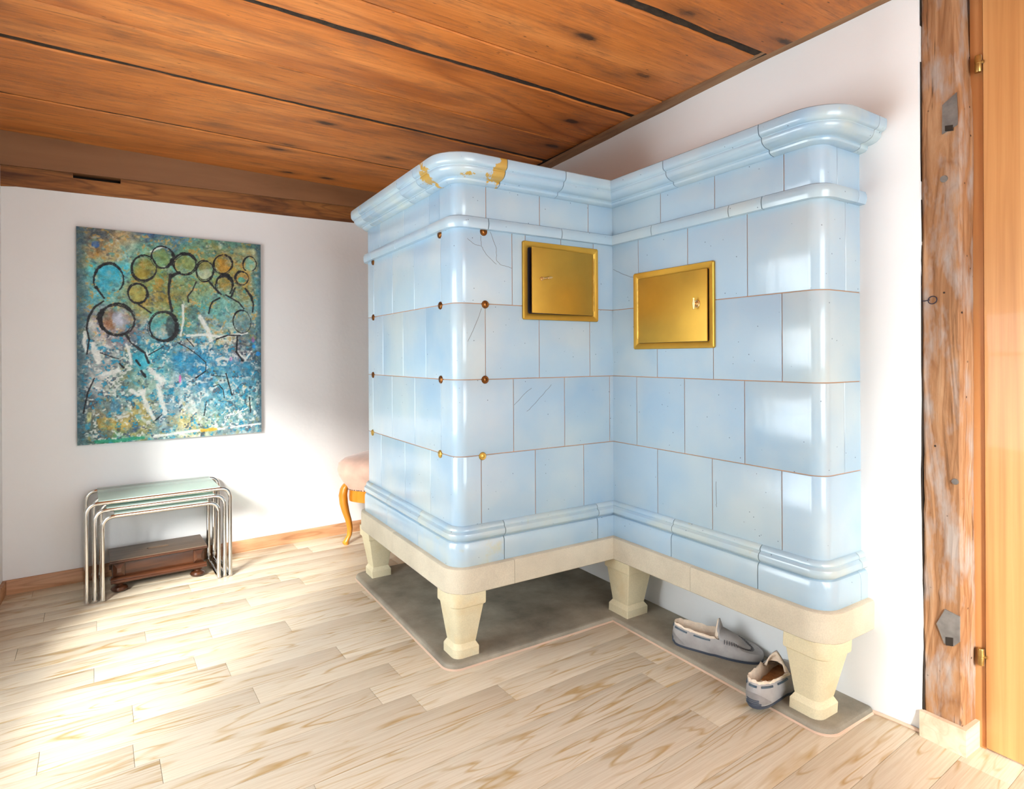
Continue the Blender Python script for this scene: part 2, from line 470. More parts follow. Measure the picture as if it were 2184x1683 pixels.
# ------------------------------------------------------------------ the room
fl = tag(obj('floor', MB().box(XL - 0.3, 0.42, YB - 0.25, 1.95, -0.10, -0.022), M['dark'], smooth=0, keep_origin=True), 'pale oak strip floor of the room', 'floor', kind='structure')
FA = math.radians(2.8)
cf, sf = math.cos(FA), math.sin(FA)
rb = random.Random(11)
for k in range(-28, 18):
    v0, v1 = 0.080 + k * 0.104, 0.080 + (k + 1) * 0.104
    u = -2.35 - rb.random() * 0.6
    ends = {0: -0.84, -1: -0.945, -7: -0.25, 6: -1.28}
    cuts = []
    while u < 0.6:
        cuts.append(u)
        u += rb.choice((0.42, 0.55, 0.7, 0.85, 1.0, 1.15)) + rb.random() * 0.1
    cuts.append(u)
    if k in ends:
        j = min(range(1, len(cuts) - 1), key=lambda q: abs(cuts[q] - ends[k])) if len(cuts) > 2 else 0
        cuts[j] = ends[k]
    for a, b in zip(cuts, cuts[1:]):
        if b < -2.2 or a > 0.35 or b - a < 0.05: continue
        a2, b2 = max(a, -2.2), min(b, 0.4)
        e = 0.0004
        mb = MB().bbox(a2 + e, b2 - e, v0 + e, v1 - e, -0.022, 0.0, 0.0006)
        o = obj('floor_board', mb, M['floor'], None, 0.5)
        c = o.location.copy()
        o.location = (c.x * cf - c.y * sf, c.x * sf + c.y * cf, c.z)
        o.rotation_euler = (0, 0, FA)
        o.parent = fl

# ceiling boards: seams measured on the ceiling, each board slightly wedge-shaped
ceil = tag(obj('ceiling', MB().box(XL - 0.3, 0.42, YB - 0.25, 1.95, ZC + 0.068, ZC + 0.16), M['dark'], smooth=0, keep_origin=True), 'low ceiling of wide old orange pine boards', 'ceiling', kind='structure')
SEAMS = [(1.545, 1.72, 0.016), (1.070, 1.172, 0.017), (0.583, 0.668, 0.028), (0.308, 0.411, 0.004), (0.010, 0.042, 0.026), (-0.158, -0.118, 0.004), (-0.478, -0.530, 0.034),
         (-0.93, -0.97, 0.004), (-1.42, -1.45, 0.008), (-1.90, -1.92, 0.006), (-2.40, -2.41, 0.008), (-2.95, -2.95, 0.004)]
rs = random.Random(5)
def seam(k, x, side):
    a0, a1, gp = SEAMS[k]
    t = (x - (XL - 0.05)) / (0.165 - XL + 0.05)
    mid = a0 + (a1 - a0) * t
    if gp > 0.005:
        mid += 0.007 * (noise.noise((x * 2.1, k * 7.1, 0.3)) + 0.4 * noise.noise((x * 6, k * 3.3, 5)))
        hw_ = gp / 2 * (1 + 0.45 * noise.noise((x * 3.5, k * 2.7 + side, 9)) + 0.25 * noise.noise((x * 17, k + side * 3, 2)))
    else: hw_ = gp / 2
    return mid + side * hw_
for k in range(len(SEAMS) - 1):
    x0, x1, n = XL - 0.05, 0.165, 70
    dz = rs.uniform(-0.003, 0.002)
    lp = []
    for i in range(n + 1):
        x = x0 + (x1 - x0) * i / n
        ya, yb = seam(k, x, -1), seam(k + 1, x, 1)
        lp.append([(x, ya, ZC + 0.07), (x, ya, ZC + dz + 0.004), (x, ya - 0.004, ZC + dz), (x, yb + 0.004, ZC + dz), (x, yb, ZC + dz + 0.004), (x, yb, ZC + 0.07)])
    obj('ceiling_board', MB().loft(lp), M['ceiling'], ceil, 0.5)
for k in range(len(SEAMS) - 1):                     # near-black strips paint shade into the wide joints, with some fibre filling
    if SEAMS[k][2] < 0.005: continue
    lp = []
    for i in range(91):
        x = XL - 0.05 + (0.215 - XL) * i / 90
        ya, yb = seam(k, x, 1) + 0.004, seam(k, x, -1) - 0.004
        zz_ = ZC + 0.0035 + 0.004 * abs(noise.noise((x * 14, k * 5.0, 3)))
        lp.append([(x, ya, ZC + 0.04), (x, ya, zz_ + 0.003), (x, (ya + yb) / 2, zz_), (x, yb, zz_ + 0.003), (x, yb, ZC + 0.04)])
    obj('joint_shade_packing', MB().loft(lp), M['shade_packing'], ceil, 0.8)

# far wall with the painting: runs 3.6 degrees off square
ca, sa = math.cos(AL), math.sin(AL)
P0 = Vector((XL, 1.553, 0))
def pw(u, d, z):                                    # along the wall, out of the wall into the room, up
    return (P0.x + u * ca + d * sa, P0.y + u * sa - d * ca, z)
def beam_bot(u): return 1.732 + 0.024 * u
def beam_top(u): return 1.811 + 0.028 * u
mb = MB()
nu, nz = 60, 40
lp = []
for i in range(nu + 1):
    u = -0.02 + 2.30 * i / nu
    col = []
    for j in range(nz + 1):
        z = beam_bot(u) * j / nz
        d = 0.004 * noise.noise((u * 2.2, z * 2.2, 3.1))
        if j == nz: z += 0.004 * noise.noise((u * 9, 1.5, 0)) + 0.003
        if z > beam_bot(u) - 0.05: d += 0.006 * (z - beam_bot(u) + 0.05) / 0.05
        col.append(pw(u, d, z))
    col += [pw(u, -0.12, beam_bot(u)), pw(u, -0.12, 0)]
    lp.append(col)
mb.loft(lp)
tag(obj('wall_far', mb, M['plaster_warm'], smooth=0.8), 'white plastered far wall behind the painting', 'wall', kind='structure')
# timber beam over it, with a slot, and the smooth board above
b0 = thing('timber_beam', 'rough brown timber beam with a slot above the painting wall', 'beam', pw(0, 0, 1.73))
def bl(p): return Vector(p) - Vector(b0.location)
poly = [(-0.02, beam_bot(-0.02) - 0.01)] + [(u, beam_bot(u) - 0.003) for u in np.linspace(0.05, 2.2, 30)] + [(2.25, beam_bot(2.25) - 0.01), (2.25, beam_top(2.25) + 0.03),
        (0.422, beam_top(0.422) + 0.03), (0.422, 1.803), (0.245, 1.799), (0.245, beam_top(0.245) + 0.03), (-0.02, beam_top(0) + 0.03)]
mb = MB().prism(poly, lambda u, z, d: bl(pw(u, d + 0.003 * noise.noise((u * 3, z * 30, 0)), z)), -0.06, 0.012)
obj('timber', mb, M['beam'], b0, 0.4)
obj('slot_back', MB().prism([(0.2, 1.78), (0.5, 1.78), (0.5, 1.86), (0.2, 1.86)], lambda u, z, d: bl(pw(u, d, z)), -0.10, -0.065), M['dark'], b0, 0)
obj('beam_backing', MB().prism([(-0.1, 1.70), (2.35, 1.74), (2.35, ZC + 0.16), (-0.1, ZC + 0.16)], lambda u, z, d: bl(pw(u, d, z)), -0.16, -0.102), M['dark'], b0, 0)
f_ = obj('trim_1', MB().prism([(-0.02, beam_top(0)), (2.25, beam_top(2.25)), (2.25, ZC + 0.03), (-0.02, ZC + 0.012)], lambda u, z, d: pw(u, d, z), -0.03, 0.028), M['fascia'], smooth=0.4)
tag(f_, 'smooth brown fascia board between ceiling and timber beam', 'trim', kind='structure')

# left wall with two window openings, back wall with one
def wall_with_openings(name, horiz, fixed, thick, a0, a1, zt, ops, mat, label):
    mb = MB()
    def bx(p, q, z0, z1):
        if horiz == 'y': mb.box(fixed - thick, fixed, p, q, z0, z1)
        else: mb.box(p, q, fixed - thick, fixed, z0, z1)
    cur = a0
    for (p, q, z0, z1) in sorted(ops):
        bx(cur, p, 0, zt); bx(p, q, 0, z0); bx(p, q, z1, zt)
        cur = q
    bx(cur, a1, 0, zt)
    return tag(obj(name, mb, mat, smooth=0), label, 'wall', kind='structure')
wall_with_openings('wall_left', 'y', XL, 0.22, YB - 0.22, 1.75, ZC + 0.16, [(w[1], w[2], w[3], w[4]) for w in WINDOWS if w[0] == 'left'], M['plaster'], 'white plastered window wall at the left edge')
wall_with_openings('wall_back', 'x', YB, 0.22, XL, 0.45, ZC + 0.16, [(w[1], w[2], w[3], w[4]) for w in WINDOWS if w[0] == 'back'], M['plaster'], 'white plastered wall behind the camera')
for i, (side, a, b, z0, z1) in enumerate(WINDOWS):
    w = thing('window_%d' % (i + 1), ['low white wooden window in the left wall', 'unseen white wooden window added behind the camera for fill light'][i], 'window')
    w['kind'] = 'structure'
    def put(p, q, d, z): return (XL - 0.14 + d, p + q * 0, z) if side == 'left' else (p, YB - 0.14 + d, z)
    def wbox(p, q, d0, d1, za, zb):
        mb = MB()
        if side == 'left': mb.bbox(XL - 0.14 + d0, XL - 0.14 + d1, p, q, za, zb, 0.004)
        else: mb.bbox(p, q, YB - 0.14 + d0, YB - 0.14 + d1, za, zb, 0.004)
        return mb
    m = (a + b) / 2
    for p, q, za, zb in ((a, a + 0.05, z0, z1), (b - 0.05, b, z0, z1), (m - 0.04, m + 0.04, z0, z1), (a, b, z0, z0 + 0.05), (a, b, z1 - 0.05, z1), (a, b, (z0 + z1) / 2 + 0.2, (z0 + z1) / 2 + 0.225)):
        obj('window_bar', wbox(p, q, -0.02, 0.03, za, zb), M['whitepaint'], w)
    for p, q in ((a + 0.05, m - 0.04), (m + 0.04, b - 0.05)):
        obj('window_pane', wbox(p, q, 0.0, 0.005, z0 + 0.05, z1 - 0.05).xf(lambda p_: p_), M['pane'], w)

# stove wall: from the far corner to the post; over and beyond the door
mb = MB()
nu, nz = 60, 40
lp = []
for i in range(nu + 1):
    y = -0.966 + 2.75 * i / nu
    colv = []
    for j in range(nz + 1):
        z = 2.06 * j / nz
        d = 0.0035 * noise.noise((y * 2.4, z * 2.4, 8.1))
        e = max(0, 1 - (y + 0.966) / 0.06)
        xx = XW + d + 0.012 * e * e + (0.006 * noise.noise((z * 6, 2, 2)) * e)
        yy = y + (0.006 * noise.noise((z * 5, 7, 1)) if i == 0 else 0)
        if z < 0.05 and y < -0.80: xx += 0.018 * (1 - z / 0.05) * min(1, (-0.80 - y) / 0.1)
        colv.append((xx, yy, z))
    colv += [(0.34, y, 2.06), (0.34, y, 0)]
    lp.append(colv)
tag(obj('wall_right', mb.loft(lp), M['plaster'], smooth=0.8), 'white plastered wall behind the tiled stove', 'wall', kind='structure')
tag(obj('wall_beyond_door', MB().box(0.20, 0.42, YB - 0.2, -1.93, 0, ZC + 0.16), M['plaster'], smooth=0), 'white plastered wall beyond the pine door', 'wall', kind='structure')
# lath, and a near-black strip painting the gap's shade where the boards end
mb = MB()
lp = []
for i in range(41):
    y = -1.0 + 2.6 * i / 40
    zz = 1.958 - 0.024 * max(0, (y + 0.5)) + 0.002 * noise.noise((y * 6, 0, 0))
    lp.append([(0.150, y, zz + 0.012), (0.150 + 0.003 * noise.noise((y * 9, 4, 0)), y, zz - 0.001), (0.20, y, zz - 0.012), (0.20, y, zz + 0.012)])
tag(obj('trim_2', mb.loft(lp), M['lath'], smooth=0.4), 'narrow rough lath between ceiling boards and stove wall', 'trim', kind='structure')
tag(obj('trim_3', MB().box(0.160, 0.21, -1.0, 1.75, ZC - 0.001, ZC + 0.09), M['dark'], smooth=0), 'near-black strip for the gap shade above the lath', 'trim', kind='structure')

# skirting boards
o = obj('baseboard_far', MB().prism([(0, 0.0), (0.012, 0.0), (0.012, 0.055), (0.009, 0.060), (0, 0.060)], lambda d, z, u: pw(u, d + 0.002, z), 0.012, 2.2), M['base_red'])
tag(o, 'reddish oak skirting board along the painting wall', 'skirting board', kind='structure')
o = obj('baseboard_left', MB().box(XL, XL + 0.012, YB, 1.55, 0, 0.060), M['base_red'], smooth=0)
tag(o, 'oak skirting board along the window wall', 'skirting board', kind='structure')
mb = MB().prism([(-0.962, 0.197), (-0.962, 0.214), (-1.060, 0.214), (-1.060, 0.275), (-1.046, 0.275), (-1.046, 0.199)], lambda y, x, z: (x - (0.003 if z > 0.05 and False else 0), y, z), 0.0, 0.066)
# wrap-around pale skirting at the foot of the post: the face stands proud of the post
mb = MB().prism([(-0.963, 0.204), (-0.963, 0.189), (-1.066, 0.189), (-1.066, 0.272), (-1.053, 0.272), (-1.053, 0.204)], lambda y, x, z: (x, y, z), 0.0, 0.066)
o = obj('baseboard_post', mb, M['base_pale'])
tag(o, 'short pale skirting board wrapped round the timber post', 'skirting board', kind='structure')
o = obj('trim_4', MB().tube([(0.190, -0.846, 0.004), (0.199, -0.90, 0.004), (0.205, -0.966, 0.004)], 0.005, 8), M['caulk'])
tag(o, 'thin salmon sealant bead along the wall beside the slab', 'trim', kind='structure')

# hewn timber post
po = thing('timber_post', 'weathered orange-brown hewn timber post beside the pine door', 'post', (0.205, -1.01, 0))
mb = MB()
lp = []
for i in range(121):
    z = 2.0 * i / 120
    n1 = noise.noise((z * 2.1, 0.3, 0)); n2 = noise.noise((z * 9, 5.3, 0)); n3 = noise.noise((z * 25, 9, 0))
    yl = 0.043 + 0.004 * n1 + 0.002 * n3
    yr = -0.045 + 0.004 * noise.noise((z * 2.3, 2, 7)) + 0.0015 * n3 + (0.016 * max(0, (z - 1.6) / 0.4))
    ch = 0.006 + 0.004 * n2
    x = 0.002 * n2
    lp.append([(x + 0.003, yl, z), (x, yl - 0.006, z), (x + 0.0015 * n3, 0.012, z), (x - 0.001 * n3, -0.015, z), (x, yr + ch, z), (x + ch, yr, z), (x + 0.075, yr - 0.002, z), (0.16, yr, z), (0.16, yl, z)])
obj('timber', mb.loft(lp), M['timber'], po, 0.35)
lp = []
for i in range(81):
    z = 0.066 + 1.88 * i / 80
    w_ = 0.0016 + 0.0016 * noise.noise((z * 7, 3, 3)) + 0.0008 * noise.noise((z * 23, 1, 3))
    yc = 0.0445 + 0.003 * noise.noise((z * 4, 6, 1))
    lp.append([(-0.003, yc - w_, z), (-0.003, yc + w_, z), (0.02, yc + w_, z), (0.02, yc - w_, z)])
obj('gap_shade', MB().loft(lp), M['dark'], po, 0)  # near-black strip paints in the shade between plaster and post
def post_patch(poly, hole, nm):
    m2 = MB().prism([(y + 1.01, z) for y, z in poly], lambda y, z, d: (d, y, z), -0.0035, 0.02)
    obj('grey_patch', m2, M['ironmark'], po, 0.3)
    m3 = MB().prism([(y + 1.01, z) for y, z in hole], lambda y, z, d: (d, y, z), -0.0045, 0.02)
    obj('peg_hole_shade', m3, M['dark'], po, 0)  # dark raised patch painted in for the shade of a peg hole
post_patch([(-1.017, 1.629), (-1.048, 1.650), (-1.050, 1.593), (-1.049, 1.569), (-1.043, 1.566), (-1.016, 1.555)], [(-1.023, 1.574), (-1.040, 1.571), (-1.040, 1.557), (-1.023, 1.560)], 'u')
post_patch([(-1.017, 0.346), (-1.049, 0.339), (-1.049, 0.276), (-1.035, 0.259), (-1.015, 0.259), (-0.998, 0.303)], [(-1.019, 0.277), (-1.035, 0.281), (-1.035, 0.260), (-1.019, 0.256)], 'l')
obj('wooden_peg', MB().lathe([(0.0, -0.004), (0.008, -0.004), (0.009, 0.0), (0.009, 0.01)], (0, -0.009, 1.441), 14, 'x'), M['ironmark'], po)
obj('wooden_peg', MB().lathe([(0.0, -0.004), (0.007, -0.004), (0.008, 0.0), (0.008, 0.01)], (0, -0.030, 0.675), 14, 'x'), M['ironmark'], po)
o = obj('iron_ring', MB().tube([(-0.004 + 0.002 * math.sin(a), 0.017 + 0.010 * math.cos(a), 1.135 + 0.010 * math.sin(a)) for a in np.linspace(0, 2 * PI, 16, endpoint=False)], 0.0012, 6, True), M['iron'], po)
obj('wire', MB().tube([(-0.003, 0.024, 1.136), (-0.003, 0.036, 1.134), (-0.001, 0.044, 1.136)], 0.0012, 6), M['iron'], po)

# pine door in its frame
dr = thing('door_1', 'light orange pine door at the right edge', 'door', (0.27, -1.08, 0))
dr['kind'] = 'structure'
obj('door_leaf', MB().bbox(-0.008, 0.03, -0.84, -0.0015, 0.008, 1.93, 0.002), M['doorwood'], dr)
obj('door_frame', MB().bbox(0.0, 0.10, 0.0015, 0.0285, 0.0, 1.97, 0.001), M['framewood'], dr)
obj('door_frame', MB().bbox(0.0, 0.10, -0.90, -0.842, 0.0, 1.97, 0.001), M['framewood'], dr)
for z in (1.725, 0.234):
    hg = obj('hinge', MB().lathe([(0.0, -0.021), (0.0065, -0.021), (0.0075, -0.019), (0.0075, -0.001), (0.0068, 0.0), (0.0075, 0.001), (0.0075, 0.018), (0.0065, 0.021), (0.0, 0.022)], (-0.011, 0.007, z), 18), M['hinge'], dr, 0.5)
    obj('hinge_pin', MB().lathe([(0.0, -0.009), (0.004, -0.009), (0.004, 0.0), (0.0, 0.0)], (0, 0, 0), 10, 'y').xf(lambda p, z=z: p + Vector((-0.0105, 0.004, z + 0.002)) - Vector(hg.location)), M['hinge'], hg, 0.5)
obj('door_head', MB().box(-0.01, 0.12, -0.92, 0.03, 1.95, 2.12), M['plaster'], dr, 0)

# ------------------------------------------------------------------ tiled stove
class Path:
    """plan outline walked with the outside on the right hand; convex corners are rounded"""
    def __init__(s, corners, radii):
        s.c = [Vector(p) for p in corners]; s.r = radii
        s.S = [0.0]
        for a, b in zip(s.c, s.c[1:]): s.S.append(s.S[-1] + (b - a).length)
        s.d = [(b - a).normalized() for a, b in zip(s.c, s.c[1:])]
        s.n = [Vector((d.y, -d.x)) for d in s.d]
    def ev(s, t):
        for k in range(1, len(s.c) - 1):
            r = s.r[k]
            if r > 0 and abs(t - s.S[k]) < r - 1e-7:
                a = (t - (s.S[k] - r)) / (2 * r) * PI / 2
                nn = s.n[k - 1] * math.cos(a) + s.n[k] * math.sin(a)
                cc = s.c[k] - (s.n[k - 1] + s.n[k]) * r
                return cc + nn * r, nn
            if r == 0 and abs(t - s.S[k]) < 1e-6:
                return s.c[k], s.n[k - 1] + s.n[k]
        k = max(i for i in range(len(s.d)) if t >= s.S[i] - 1e-9)
        return s.c[k] + s.d[k] * (t - s.S[k]), s.n[k]
    def samples(s, a, b, na=8):
        out = [a, b]
        for k in range(1, len(s.c) - 1):
            r = s.r[k]
            if r > 0:
                out += [s.S[k] - r + 2 * r * i / na for i in range(na + 1)]
            else: out.append(s.S[k])
        out = sorted(t for t in out if a - 1e-9 <= t <= b + 1e-9)
        res = [out[0]]
        for t in out[1:]:
            if t - res[-1] > 1e-6: res.append(t)
        return res

XE = 0.200                                          # a little into the plaster
YLS = 0.890
SP = Path([(XE, YLS), (-0.669, YLS), (-0.669, 0), (0, 0), (0, -0.819), (XE, -0.819)], [0, 0.042, 0.042, 0, 0.042, 0])
S1, S2, S3, S4, S5 = SP.S[1:]
sB = lambda y: S1 + (YLS - y)
sA = lambda x: S2 + (x + 0.669)
sW = lambda y: S3 - y
sE = lambda x: S4 + x
sN = lambda x: XE - x

def piece(path, a, b, prof, back, bev=0.0014):
    """sweep an outline profile [(offset, z)...] (bottom to top) along the plan path"""
    conc = [path.S[k] for k in range(1, len(path.c) - 1) if path.r[k] == 0]
    ea = any(abs(a - c) < 1e-6 for c in conc) or a < 1e-6
    eb = any(abs(b - c) < 1e-6 for c in conc) or b > path.S[-1] - 1e-6
    ss = [(t, 0.0) for t in path.samples(a, b)]
    if not ea: ss = [(a, -bev), (a + bev, 0.0)] + [q for q in ss if q[0] > a + 2 * bev]
    if not eb: ss = [q for q in ss if q[0] < b - 2 * bev] + [(b - bev, 0.0), (b, -bev)]
    loops = []
    for t, dd in ss:
        p, n = path.ev(t)
        pr = [(o + dd, z) for o, z in prof] + [(back, prof[-1][1]), (back, prof[0][1])]
        loops.append([(p.x + n.x * o, p.y + n.y * o, z) for o, z in pr])
    return MB().loft(loops)

stove = thing('tiled_stove', 'large light blue tiled corner stove with brass doors on stone legs', 'stove', (0, 0, 0))
G = 0.0021
def course(name, joints, prof, back, mats, bev=0.0014):
    js = sorted(joints)
    # always break at the inner corner
    js = sorted(set(round(j, 5) for j in js if abs(j - S3) > 0.012) | {round(S3, 5)})
    js[js.index(round(S3, 5))] = S3
    js = [0.0] + js + [SP.S[-1]]
    out = []
    for a, b in zip(js, js[1:]):
        a2 = a if a in (0.0, S3) else a + G / 2
        b2 = b if b in (S3, SP.S[-1]) else b - G / 2
        if b2 - a2 < 0.004: continue
        mt = mats(a, b) if callable(mats) else mats
        out.append(obj(name, piece(SP, a2, b2, prof, back, bev), mt, stove, 0.5))
    return out
def flat(z0, z1, o=0.0, e=0.0016):
    return [(o - e, z0 + G / 2), (o - e * 0.3, z0 + G / 2 + e * 0.4), (o, z0 + G / 2 + e), (o, z1 - G / 2 - e), (o - e * 0.3, z1 - G / 2 - e * 0.4), (o - e, z1 - G / 2)]
sideN = lambda k0: [sN(x) for x in (k0, k0 - 0.228, k0 - 0.456, k0 - 0.684) if -0.6 < x < 0.15]
J = {
 'fr': [sA(-.554), sA(-.337), sA(-.117), sW(-.246), sW(-.474), sW(-.71), sE(.075), sB(.117), sB(.2), sB(.434), sB(.699)] + sideN(.02),
 'r1': [sA(-.452), sA(-.398), sA(-.245), sA(-.093), sW(-.137), sW(-.365), sW(-.591), sE(.114), sB(.109), sB(.335), sB(.558), sB(.778)] + sideN(.1),
 'r2': [sA(-.558), sA(-.341), sA(-.112), sW(-.228), sW(-.466), sW(-.702), sB(.233), sB(.447), sB(.669)] + sideN(0),
 'r3': [sA(-.449), sA(-.231), sA(-.016), sW(-.126), sW(-.349), sW(-.579), sE(.105), sB(.112), sB(.335), sB(.566), sB(.796)] + sideN(.1),
 'r4': [sA(-.576), sA(-.36), sA(-.144), sW(-.227), sW(-.46), sW(-.699), sB(.2), sB(.433), sB(.697)] + sideN(0),
 'bd': [sA(-.554), sA(-.253), sW(-.22), sW(-.539), sW(-.652), sE(.147), sB(.18), sB(.481), sB(.76)] + sideN(.05),
 'bs': [sA(-.5), sA(-.094), sW(-.305), sW(-.634), sE(.150), sB(.27), sB(.58)] + sideN(.0),
 'co': [sA(-.514), sA(-.275), sW(-.327), sW(-.681), sE(.150), sB(.175), sB(.325), sB(.766)] + sideN(-.05),
}
Z0, ZB, ZM, ZR3, ZR2, ZR1, ZBD0, ZBD1, ZF = 0.318, 0.396, 0.444, 0.670, 0.920, 1.170, 1.414, 1.452, 1.560
course('tile', J['r4'], flat(ZM - 0.004, ZR3), -0.02, M['glaze'])
course('tile', J['r3'], flat(ZR3, ZR2), -0.02, M['glaze'])
course('tile', J['r2'], flat(ZR2, ZR1), -0.02, M['glaze'])
course('tile', J['r1'], flat(ZR1, ZBD0 + 0.008), -0.02, M['glaze'])
course('frieze_tile', J['fr'], flat(ZBD1 - 0.006, ZF), -0.02, M['glaze'])
r = 0.009
band = [(0.004, ZBD0), (0.019 - r * 0.3, ZBD0 + 0.001), (0.019, ZBD0 + r), (0.0205, (ZBD0 + ZBD1) / 2), (0.019, ZBD1 - r), (0.019 - r * 0.35, ZBD1 - r * 0.3), (0.006, ZBD1 + 0.002)]
course('band_tile', J['bd'], band, -0.01, M['glaze'], 0.001)
# base course: rounded top, then two beads above it
base = [(0.017, Z0 - 0.003), (0.0185, Z0), (0.019, Z0 + 0.05), (0.018, ZB - 0.010), (0.0145, ZB - 0.003), (0.009, ZB)]
cornF = lambda a, b: a < S2 < b
course('base_tile', J['bs'], base, -0.01, lambda a, b: M['glaze_stain'] if cornF(a, b) else M['glaze'], 0.001)
mould = [(0.006, ZB - 0.002), (0.0135, ZB + 0.0035), (0.0195, ZB + 0.010), (0.0215, ZB + 0.018), (0.0195, ZB + 0.026), (0.0135, ZB + 0.031), (0.0115, ZB + 0.0325),
         (0.0130, ZB + 0.036), (0.0120, ZB + 0.041), (0.0085, ZB + 0.0455), (0.003, ZB + 0.049), (-0.002, ZB + 0.0495)]
course('moulding_tile', [j + 0.004 for j in J['bs']], mould, -0.01, M['glaze_warm'], 0.0006)
corn = [(0.002, ZF - 0.002), (0.016, ZF + 0.0005), (0.0215, ZF + 0.004), (0.0235, ZF + 0.009), (0.0225, ZF + 0.0125), (0.024, ZF + 0.0135)]
for i in range(9):                                  # ovolo
    a = i / 8 * PI / 2
    corn.append((0.026 + 0.033 * math.sin(a), ZF + 0.0145 + 0.022 * (1 - math.cos(a))))
corn += [(0.0585, ZF + 0.0395), (0.0600, ZF + 0.0415), (0.0660, ZF + 0.0435), (0.0705, ZF + 0.0475), (0.0725, ZF + 0.053), (0.0735, ZF + 0.066), (0.0722, ZF + 0.0745), (0.0690, ZF + 0.0775), (0.064, ZF + 0.078)]
course('cornice_tile', J['co'], corn, -0.02, lambda a, b: M['glaze_chip'] if cornF(a, b) else (M['glaze_warm'] if a < S2 or b > S4 else M['glaze']), 0.0008)
# core behind the joints, closed on top
cp = [SP.ev(t) for t in SP.samples(0, SP.S[-1])]
core = [[(p.x - n.x * 0.0028, p.y - n.y * 0.0028, z) for p, n in cp] for z in (0.26, 1.60)]
obj('grout_core', MB().loft(core), M['grout'], stove, 0.4)
# stone beam
bprof = [(0.033, 0.236), (0.035, 0.239), (0.035, 0.309), (0.033, 0.315), (0.028, 0.318), (0.010, 0.3195)]
BJ = [sB(0.48), sA(-.47), sW(-.40)]
js = [0.0] + sorted(BJ + [S3]) + [SP.S[-1]]
for a, b in zip(js, js[1:]):
    obj('stone_beam', piece(SP, a + (0.0004 if a in BJ else 0), b - (0.0004 if b in BJ else 0), bprof, -0.03, 0.0006), M['beamstone'], stove, 0.5)
under = [[(p.x - n.x * 0.01, p.y - n.y * 0.01, z) for p, n in cp] for z in (0.2385, 0.262)]
obj('underside', MB().loft(under), M['beamstone'], stove, 0.4)

# legs
def leg(cx, cy, rounds, top=0.060, foot=0.044, dx=0.0, dy=0.0):
    """square tapering stone leg; rounds: set of (sx, sy) corners that are rounded"""
    prof = [(foot, 0.017), (foot, 0.046), (foot - 0.002, 0.050), (foot * 0.80, 0.062), (foot * 0.80 + 0.001, 0.066), (top * 0.885, 0.184), (top * 0.90, 0.188), (top - 0.001, 0.192), (top, 0.196), (top, 0.238)]
    loops = []
    for hs, z in prof:
        k = (z - 0.017) / 0.22
        ox, oy = cx + dx * k, cy + dy * k
        lp = []
        for sx, sy, st in ((-1, -1, PI), (1, -1, 1.5 * PI), (1, 1, 0), (-1, 1, 0.5 * PI)):
            rr = hs * (0.62 if (sx, sy) in rounds else 0.06)
            for i in range(7):
                a = st + i / 6 * PI / 2
                lp.append((ox + sx * (hs - rr) + rr * math.cos(a), oy + sy * (hs - rr) + rr * math.sin(a), z))
        loops.append(lp)
    obj('stone_leg', MB().loft(loops), M['legstone'], stove, 0.45)
leg(-0.630, 0.047, {(-1, -1)}, dx=-0.004, dy=-0.012)
leg(0.052, -0.020, set(), top=0.066, foot=0.052, dx=-0.006, dy=-0.016)
leg(0.040, -0.764, {(-1, -1)}, dx=-0.004, dy=-0.016, top=0.062)
leg(-0.618, 0.882, set(), dx=-0.008, dy=-0.004)

# brass studs on the tile joints
def stud(p, axis, mat):
    rr = 0.0135
    prof = [(0.0, 0.0058), (rr * 0.45, 0.0056), (rr * 0.55, 0.0048), (rr * 0.75, 0.0050), (rr * 0.92, 0.0036), (rr, 0.001), (rr, -0.004)]
    m = MB().lathe(prof, (0, 0, 0), 22, 'z')
    if axis == 'A': m.xf(lambda q: Vector((p[0] + q.x, -q.z, p[1] + q.y)))
    else: m.xf(lambda q: Vector((-0.669 - q.z, p[0] + q.x, p[1] + q.y)))
    obj('brass_stud', m, mat, stove, 0.6)
for i, z in enumerate((1.408, 1.168, 0.919, 0.667)):
    mt = M['brass_dark'] if i < 3 else M['brass_stud']
    stud(((-0.564, -0.559, -0.561, -0.572)[i], z), 'A', mt)
    stud(((0.113, 0.110, 0.109, 0.117)[i], z), 'B', mt)
    stud(((0.785, 0.785, 0.791, 0.802)[i], z), 'B', mt)

